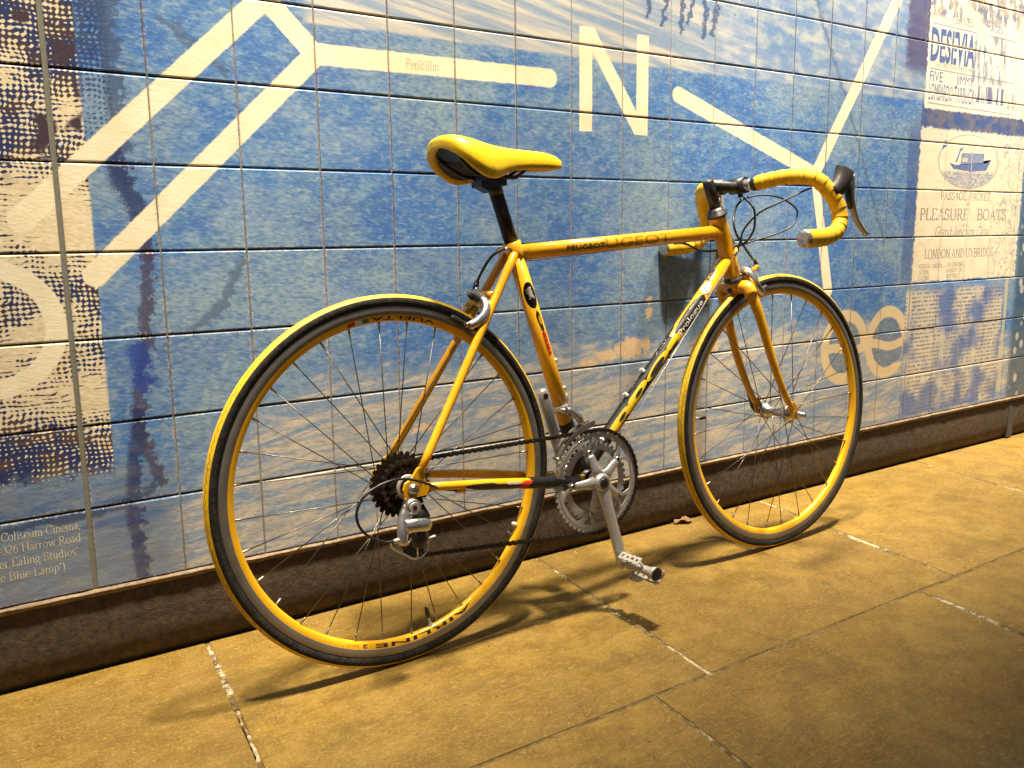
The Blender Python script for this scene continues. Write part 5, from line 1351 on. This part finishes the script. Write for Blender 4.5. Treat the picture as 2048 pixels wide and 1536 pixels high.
for s in (-1, 1):
    MB().tube([P(0.013, s * 0.0170, -0.041), P(0.021, s * 0.0172, -0.0415), P(0.047, s * 0.0168, -0.0400), P(0.063, s * 0.0165, -0.0405), P(0.066, s * 0.0165, -0.0405)], [(0.0040, 0.0055), (0.0055, 0.0066), (0.0055, 0.0066), (0.0050, 0.0056), (0.002, 0.003)], 12, up=(0, 1, 0)).build('brake_pad', RB, fc)
    MB().tube([P(0.033, s * 0.0200, -0.0418), P(0.033, s * 0.0310, -0.0418), P(0.033, s * 0.0325, -0.0418)], [0.0056, 0.0056, 0.004], 14).build('pad_bolt', SV, fc)

# ---------------------------------------------------------------- cables
def cable(pts, r_=0.0024, mat=CB, name='cable_housing', k=8):
    return MB().tube(crom(pts, k), r_, 10).build(name, mat, bike)
cable([(0.950, -0.160, 0.852), (0.934, -0.148, 0.845), (0.895, -0.12, 0.824), (0.866, -0.09, 0.805), (0.852, -0.06, 0.774), (0.854, -0.045, 0.748), (0.856, -0.036, 0.728)], 0.0021)
cable([(0.927, 0.02, 0.844), (0.973, 0.0, 0.852), (1.019, -0.02, 0.845), (1.06, -0.03, 0.822), (1.067, -0.03, 0.802), (1.042, -0.03, 0.776), (0.983, -0.02, 0.757), (0.938, 0.0, 0.745), (0.895, 0.026, 0.728), (0.866, 0.034, 0.712)], 0.0021)
cable([(0.93, 0.0, 0.849), (0.896, 0.0, 0.829), (0.860, -0.02, 0.794), (0.858, -0.03, 0.762), (0.880, -0.03, 0.737), (0.925, -0.015, 0.709), tuple(P(0.069, 0, 0.024))], 0.0026)
cable([(0.918, 0.0, 0.846), (0.914, -0.03, 0.821), (0.908, -0.04, 0.792), (0.9, -0.04, 0.764), (0.892, -0.02, 0.741), (0.872, 0.024, 0.730), (0.800, 0.020, 0.728), (0.740, 0.004, 0.742), (0.708, 0.0, 0.7470)], 0.0026)
cable([(0.270, -0.004, 0.7165), (0.262, -0.0100, 0.7380), (0.240, -0.0140, 0.7400), (0.215, -0.0130, 0.7260), (0.198, -0.008, 0.702), (0.186, -0.002, 0.677), tuple(RCE)], 0.0026)
cable([(0.098, -0.055, 0.312), (0.055, -0.066, 0.325), (0.011, -0.078, 0.347), (-0.031, -0.086, 0.360), (-0.071, -0.09, 0.357), (-0.101, -0.09, 0.342), (-0.115, -0.09, 0.319), (-0.112, -0.09, 0.295), (-0.096, -0.09, 0.275), (-0.070, -0.090, 0.2600), (-0.053, -0.090, 0.2572)], 0.0024)
MB().tube([(0.851, -0.0365, 0.7235), (0.521, -0.030, 0.362), (0.440, -0.014, 0.249)], 0.0007, 6).build('shift_wire', WI, bike)
MB().tube([(0.866, 0.034, 0.712), (0.515, 0.0215, 0.345), (0.440, 0.012, 0.249)], 0.0008, 6).build('shift_wire', WI, bike)
MB().tube([(0.440, -0.016, 0.249), (0.20, -0.047, 0.297), (0.098, -0.055, 0.311)], 0.0009, 6).build('shift_wire', WI, bike)
MB().tube([(0.708, 0, 0.7470), (0.300, -0.004, 0.7165)], 0.0009, 6).build('brake_wire', WI, bike)
for p0, p1, nm in (((0.858, -0.0330, 0.730), (0.848, -0.0300, 0.712), 'cable_stop'), ((0.862, 0.030, 0.727), (0.852, 0.026, 0.708), 'cable_stop'), ((0.110, -0.055, 0.311), (0.092, -0.055, 0.3125), 'cable_stop')):
    MB().tube([p0, p1], [0.0052, 0.0042], 12).build(nm, YF, bike)
MB().tube([(0.7150, 0, 0.7468), (0.6950, 0, 0.7455)], [0.0044, 0.0036], 10).build('cable_stop', YF, bike)
MB().tube([(0.295, -0.003, 0.7165), (0.270, -0.003, 0.7160)], [0.0036, 0.0044], 10).build('cable_stop', YF, bike)
# bottle bosses
dtd = (DTB - DTA).normalized(); dtn = Vector((-dtd.z, 0, dtd.x))
for t in (0.408, 0.268 + 0.028): 
    p = DTA + (DTB - DTA) * t + dtn * 0.0155
    MB().tube([p, p + dtn * 0.0035, p + dtn * 0.0036, p + dtn * 0.010], [0.0060, 0.0052, 0.0044, 0.0044], 12).build('bottle_boss', AL, bike)
std = ax; stn = Vector((ax.z, 0, -ax.x))
for t in (0.505, 0.385):
    p = BB + (STT - BB) * t + stn * 0.0150
    MB().tube([p, p + stn * 0.004, p + stn * 0.0075], [0.0055, 0.0050, 0.0042], 12).build('bottle_boss', AL, bike)

# ---------------------------------------------------------------- graphics wrapped round the tubes
def wrap(bm, A_, d_, rad, v0, mat, parent, lift=0.0004, su=1.0, sv=1.0, name='decal'):
    """u along the tube from A_, v round it (0 = facing the near side, + = towards the tube's upper side)"""
    slice_bm(bm, 1, 0.003); slice_bm(bm, 0, 0.012)
    n_ = Vector((-d_.z, 0, d_.x))
    if n_.z < 0 and abs(d_.x) > 0.3: n_ = -n_
    for v in bm.verts:
        ph = (v.co.y * sv + v0) / rad
        rr_ = rad + lift + v.co.z
        v.co = A_ + d_ * (v.co.x * su) + Vector((0, -1, 0)) * (rr_ * cos(ph)) + n_ * (rr_ * sin(ph))
    bmesh.ops.recalc_face_normals(bm, faces=bm.faces)
    return bm_obj(bm, name, mat, parent)
def pbm(pts, z=0.0):
    bm = bmesh.new(); bm.faces.new([bm.verts.new((a, b, z)) for a, b in pts]); bmesh.ops.triangulate(bm, faces=bm.faces); return bm
def ellipse(cx, cy, rx, ry, n=28, rot=0.0, p=2.0):
    out = []
    for k in range(n):
        t = 2 * pi * k / n; ex = rx * math.copysign(abs(cos(t)) ** (2 / p), cos(t)); ey = ry * math.copysign(abs(sin(t)) ** (2 / p), sin(t))
        out.append((cx + ex * cos(rot) - ey * sin(rot), cy + ex * sin(rot) + ey * cos(rot)))
    return out
def move(bm, x, y):
    for v in bm.verts: v.co.x += x; v.co.y += y
    return bm
ttd = (TTB - TTA).normalized()
def on_tt(bm, v0, mat, lift=0.0004): return wrap(bm, TTA, ttd, 0.0152, v0, mat, top_tube, lift)
on_tt(move(sans('PEUGEOT', 0.0105, 0.098, 1.0, 0.012), 0.112, 0.0), -0.006, DK, 0.0008)
on_tt(move(sans('UGEOT', 0.0210, 0.182, 1.0, 0.01), 0.212, 0.0), -0.0100, OC, 0.0003)
# down tube
def on_dt(bm, v0, mat, lift=0.0004): return wrap(bm, DTA, dtd, 0.0152, v0 + 0.0085, mat, down_tube, lift)
LDT = (DTB - DTA).length
on_dt(pbm([(0.0, -0.0500), (0.0, 0.0500), (0.300, 0.0500), (0.350, 0.034), (0.385, 0.0205), (0.372, 0.0150), (0.350, 0.0130), (0.352, -0.013), (0.356, -0.018), (0.330, -0.034), (0.30, -0.0500)]), 0.0, BK, 0.0002)
def squash(bm, k=0.54):
    for v in bm.verts: v.co.y *= k
    return bm
# big yellow letters on the black panel
on_dt(squash(pbm([(0.085, -0.026), (0.078, -0.010), (0.080, 0.004), (0.088, 0.010), (0.120, 0.011), (0.150, 0.0100), (0.160, 0.004), (0.163, -0.004), (0.157, -0.012), (0.140, -0.017), (0.128, -0.021), (0.112, -0.028)])), -0.0010, YP, 0.0006)
on_dt(squash(pbm(ellipse(0.133, -0.004, 0.0130, 0.0058, 16, 0.10))), -0.0010, DK, 0.0010)
on_dt(squash(pbm([(0.150, -0.028), (0.145, -0.016), (0.163, -0.006), (0.162, 0.006), (0.172, 0.011), (0.200, 0.0115), (0.222, 0.010), (0.231, 0.004), (0.231, -0.004), (0.222, -0.011), (0.205, -0.0145), (0.200, -0.020), (0.190, -0.028)])), -0.0010, YP, 0.0007)
on_dt(squash(pbm(ellipse(0.198, -0.004, 0.0140, 0.0058, 16, 0.10))), -0.0010, DK, 0.0011)
on_dt(squash(pbm(ellipse(0.276, -0.005, 0.046, 0.0150, 34, 0.03))), -0.0010, YP, 0.0008)
on_dt(squash(pbm(ellipse(0.272, -0.006, 0.0290, 0.0092, 24, 0.03))), -0.0010, DK, 0.0012)
on_dt(squash(pbm([(0.318, -0.010), (0.315, 0.000), (0.322, 0.006), (0.350, 0.010), (0.372, 0.006), (0.360, -0.002), (0.372, -0.012), (0.352, -0.020), (0.335, -0.016)])), -0.0010, YP, 0.0009)
on_dt(squash(pbm([(0.327, -0.0135), (0.334, -0.0105), (0.352, -0.0120), (0.356, -0.0135), (0.345, -0.0155)])), -0.0010, DK, 0.0013)
# leaf shaped panel with the model name
leaf = [(0.358, 0.0060), (0.372, 0.0095), (0.395, 0.0125), (0.425, 0.0135), (0.455, 0.0115), (0.475, 0.0065), (0.480, 0.0010), (0.474, -0.0060), (0.455, -0.0105), (0.425, -0.0125), (0.395, -0.0115), (0.375, -0.0080), (0.372, -0.0010)]
on_dt(squash(pbm(leaf), 1.12), -0.0020, BK, 0.0010)
on_dt(move(sans('Prologue', 0.0105, 0.098, 1.0, 0.0), 0.366, 0.0), -0.0092, WH, 0.0014)
on_dt(move(sans('¨', 0.010, 0.006), 0.430, 0.0), -0.0005, WH, 0.0015)
on_dt(pbm(ellipse(0.496, 0.004, 0.0150, 0.0115, 28)), 0.0, WH, 0.0007)
on_dt(pbm(ellipse(0.492, 0.001, 0.0040, 0.0022, 10)), 0.0, AL, 0.0011)
rr = random.Random(5)
for k in range(12):
    on_dt(pbm(ellipse(0.500 + rr.uniform(-0.008, 0.010), 0.006 + rr.uniform(-0.010, 0.008), 0.0014, 0.0007, 6, rr.uniform(0, 3))), 0.0, AL, 0.0012)
for (u, v, w_, h_, m__) in ((0.5165, 0.004, 0.008, 0.012, DK), (0.528, 0.0045, 0.010, 0.010, DK), (0.523, 0.0035, 0.005, 0.005, WH), (0.540, 0.006, 0.010, 0.009, DK), (0.5335, 0.0025, 0.004, 0.004, WH), (0.512, 0.001, 0.004, 0.005, WH)):
    on_dt(move(rect_bm(w_, h_), u, v), 0.0, m__, 0.0006)
# chipped edge flecks on the black panel
for k in range(14):
    u = rr.choice((rr.uniform(0.02, 0.09), rr.uniform(0.29, 0.34), rr.uniform(0.18, 0.30)))
    on_dt(pbm(ellipse(u, 0.0135 + rr.uniform(-0.002, 0.006), rr.uniform(0.0008, 0.0028), rr.uniform(0.0005, 0.0013), 7, rr.uniform(0, 3))), 0.0, rr.choice((WH, YP, AL)), 0.0007)
for k in range(5):
    on_dt(pbm(ellipse(0.070 + rr.uniform(-0.007, 0.010), 0.004 + rr.uniform(-0.008, 0.008), rr.uniform(0.0015, 0.0042), rr.uniform(0.0008, 0.0022), 8, rr.uniform(0, 3))), 0.0, WH, 0.0009 + k * 0.00003)
# seat tube: black oval with the lion, a tall figure, a red strip; black foot
def on_st(bm, v0, mat, lift=0.0004):
    slice_bm(bm, 0, 0.0025); slice_bm(bm, 1, 0.012)
    for v in bm.verts:
        ph = (v.co.x + v0) / 0.0156; rr_ = 0.0156 + lift
        v.co = BB + ax * v.co.y + Vector((0, -1, 0)) * (rr_ * cos(ph)) + stn * (rr_ * sin(ph))
    bmesh.ops.recalc_face_normals(bm, faces=bm.faces)
    return bm_obj(bm, 'decal', mat, seat_tube)
LST = (STT - BB).length
SV0 = -0.0025
on_st(pbm(ellipse(0.0, 0.4000, 0.0130, 0.0265, 30)), SV0, BK, 0.0004)
lion = [(-0.0072, 0.4135), (-0.0082, 0.4115), (-0.0055, 0.4095), (-0.0072, 0.4070), (-0.0066, 0.4050), (-0.0030, 0.4075), (-0.0018, 0.4010), (-0.0030, 0.3960), (-0.0062, 0.3945), (-0.0060, 0.3925), (-0.0012, 0.3935), (0.0008, 0.3975), (0.0035, 0.3950), (0.0040, 0.3915), (0.0058, 0.3920), (0.0058, 0.3965), (0.0038, 0.4010), (0.0046, 0.4050), (0.0034, 0.4110), (0.0052, 0.4145), (0.0020, 0.4165), (-0.0012, 0.4160), (-0.0026, 0.4130), (-0.0012, 0.4115), (-0.0030, 0.4110)]
on_st(pbm(lion), SV0, WH, 0.0008)
on_st(pbm(ellipse(-0.0005, 0.3790, 0.0006, 0.0006, 8)), SV0, WH, 0.0008)
on_st(pbm([(0.0, 0.3690), (0.0045, 0.3620), (0.0062, 0.3500), (0.0055, 0.3380), (0.0058, 0.3260), (0.0010, 0.3240), (-0.0012, 0.3330), (-0.0040, 0.3450), (-0.0044, 0.3580)]), -0.0005, DK, 0.0004)
on_st(pbm(ellipse(0.0014, 0.3480, 0.0027, 0.0095, 20)), -0.0005, YP, 0.0008)
on_st(pbm([(-0.0030, 0.3225), (0.0060, 0.3235), (0.0062, 0.2760), (-0.0020, 0.2750)]), 0.0005, RD, 0.0004)
for pts in ([(0.0010, 0.3225), (0.0042, 0.3165), (0.0050, 0.3190), (0.0030, 0.3228)], [(-0.0014, 0.3120), (0.0030, 0.3090), (0.0006, 0.3080)], [(0.0, 0.2990), (0.0052, 0.3030), (0.0052, 0.3005), (0.0002, 0.2968)], [(0.0006, 0.2830), (0.0050, 0.2860), (0.0050, 0.2842), (0.0006, 0.2808)]):
    on_st(pbm(pts), 0.0005, YP, 0.0008)
on_st(pbm([(-0.049, 0.0), (0.049, 0.0), (0.049, 0.128), (0.020, 0.132), (-0.020, 0.126), (-0.049, 0.130)]), 0.0, BK, 0.0003)
# chain stay: worn black flash with name, red tip, black towards the bracket
csA, csB = Vector((0.046, -0.0630, 0.3300)), Vector((0.335, -0.0385, 0.2850))
csd = (csB - csA).normalized()
side = Vector((0, -1, 0)); csn = csd.cross(side).normalized(); csn = csn if csn.z > 0 else -csn; side = (side - csd * side.dot(csd)).normalized()
def stay_pt(u):
    p = csA + csd * u; return p
def on_cs(bm, mat, lift, rad=0.0099):
    slice_bm(bm, 1, 0.003); slice_bm(bm, 0, 0.012)
    for v in bm.verts:
        ph = v.co.y / rad; rr_ = rad + lift + 0.0002
        c_ = csA + csd * v.co.x
        v.co = c_ + side * (rr_ * cos(ph)) + csn * (rr_ * sin(ph))
    bmesh.ops.recalc_face_normals(bm, faces=bm.faces)
    return bm_obj(bm, 'decal', mat, chain_stay)
on_cs(pbm([(0.060, 0.0010), (0.080, 0.0030), (0.130, 0.0050), (0.196, 0.0066), (0.200, 0.003), (0.190, -0.0075), (0.172, -0.0110), (0.105, -0.0105), (0.062, -0.0040)]), DK, 0.0006)
on_cs(move(sans('PEUGEOT', 0.0044, 0.032, 1.0, 0.02), 0.155, 0.0005), WH, 0.0014)
on_cs(pbm([(0.180, -0.0075), (0.196, 0.0062), (0.218, 0.0064), (0.206, -0.0060), (0.192, -0.0095)]), RD, 0.0012)
on_cs(pbm([(0.198, -0.0220), (0.214, 0.0060), (0.206, 0.0220), (0.345, 0.0220), (0.345, -0.0220)]), BK, 0.0010)

# ================================================================== fallen leaf against the plinth
def dry_leaf():
    nb = NB('dry_leaf'); n = nb.noise(nb.obj(), 120, 5, 0.7)
    nb.set(color=nb.mix(nb.ss(n, 0.3, 0.7), (0.09, 0.045, 0.014), (0.24, 0.135, 0.04)), rough=0.75); nb.bump(n, 0.5, 0.002)
    rl = random.Random(4)
    m_ = MB(); vs = []; fs = []; N, K = 16, 6
    for i in range(N + 1):
        t = i / N; x = (t - 0.5) * 0.080
        w_ = 0.020 * (sin(pi * (t * 0.94 + 0.03)) ** 0.6) * (0.75 + 0.40 * abs(sin(t * 13.0)))
        for k in range(K + 1):
            s_ = -1 + 2 * k / K
            z = 0.0045 + 0.010 * abs(s_) ** 1.5 * (0.5 + 0.5 * sin(t * 9 + s_ * 2)) + 0.006 * sin(t * 6.0) ** 2 + rl.uniform(-0.0012, 0.0012)
            vs.append((x + rl.uniform(-0.001, 0.001), s_ * w_ + 0.005 * sin(t * 7), max(0.0008, z)))
    for i in range(N):
        for k in range(K): fs.append((i * (K + 1) + k, (i + 1) * (K + 1) + k, (i + 1) * (K + 1) + k + 1, i * (K + 1) + k + 1))
    m_.add(vs, fs, 0, True)
    m_.tube(crom([(-0.040, 0.0, 0.004), (-0.047, 0.003, 0.005), (-0.054, 0.002, 0.003)], 4), 0.0009, 6)
    o = m_.build('dry_leaf', nb.mat)
    o.scale = (0.72, 0.72, 0.72)
    o.location = (1.425, -0.006, 0.0); o.rotation_euler = (0, 0, radians(-8))
    sol = o.modifiers.new('thickness', 'SOLIDIFY'); sol.thickness = 0.0006
    return tag(o, 'crumpled brown dry leaf on the paving at the foot of the plinth', 'leaf')
dry_leaf()
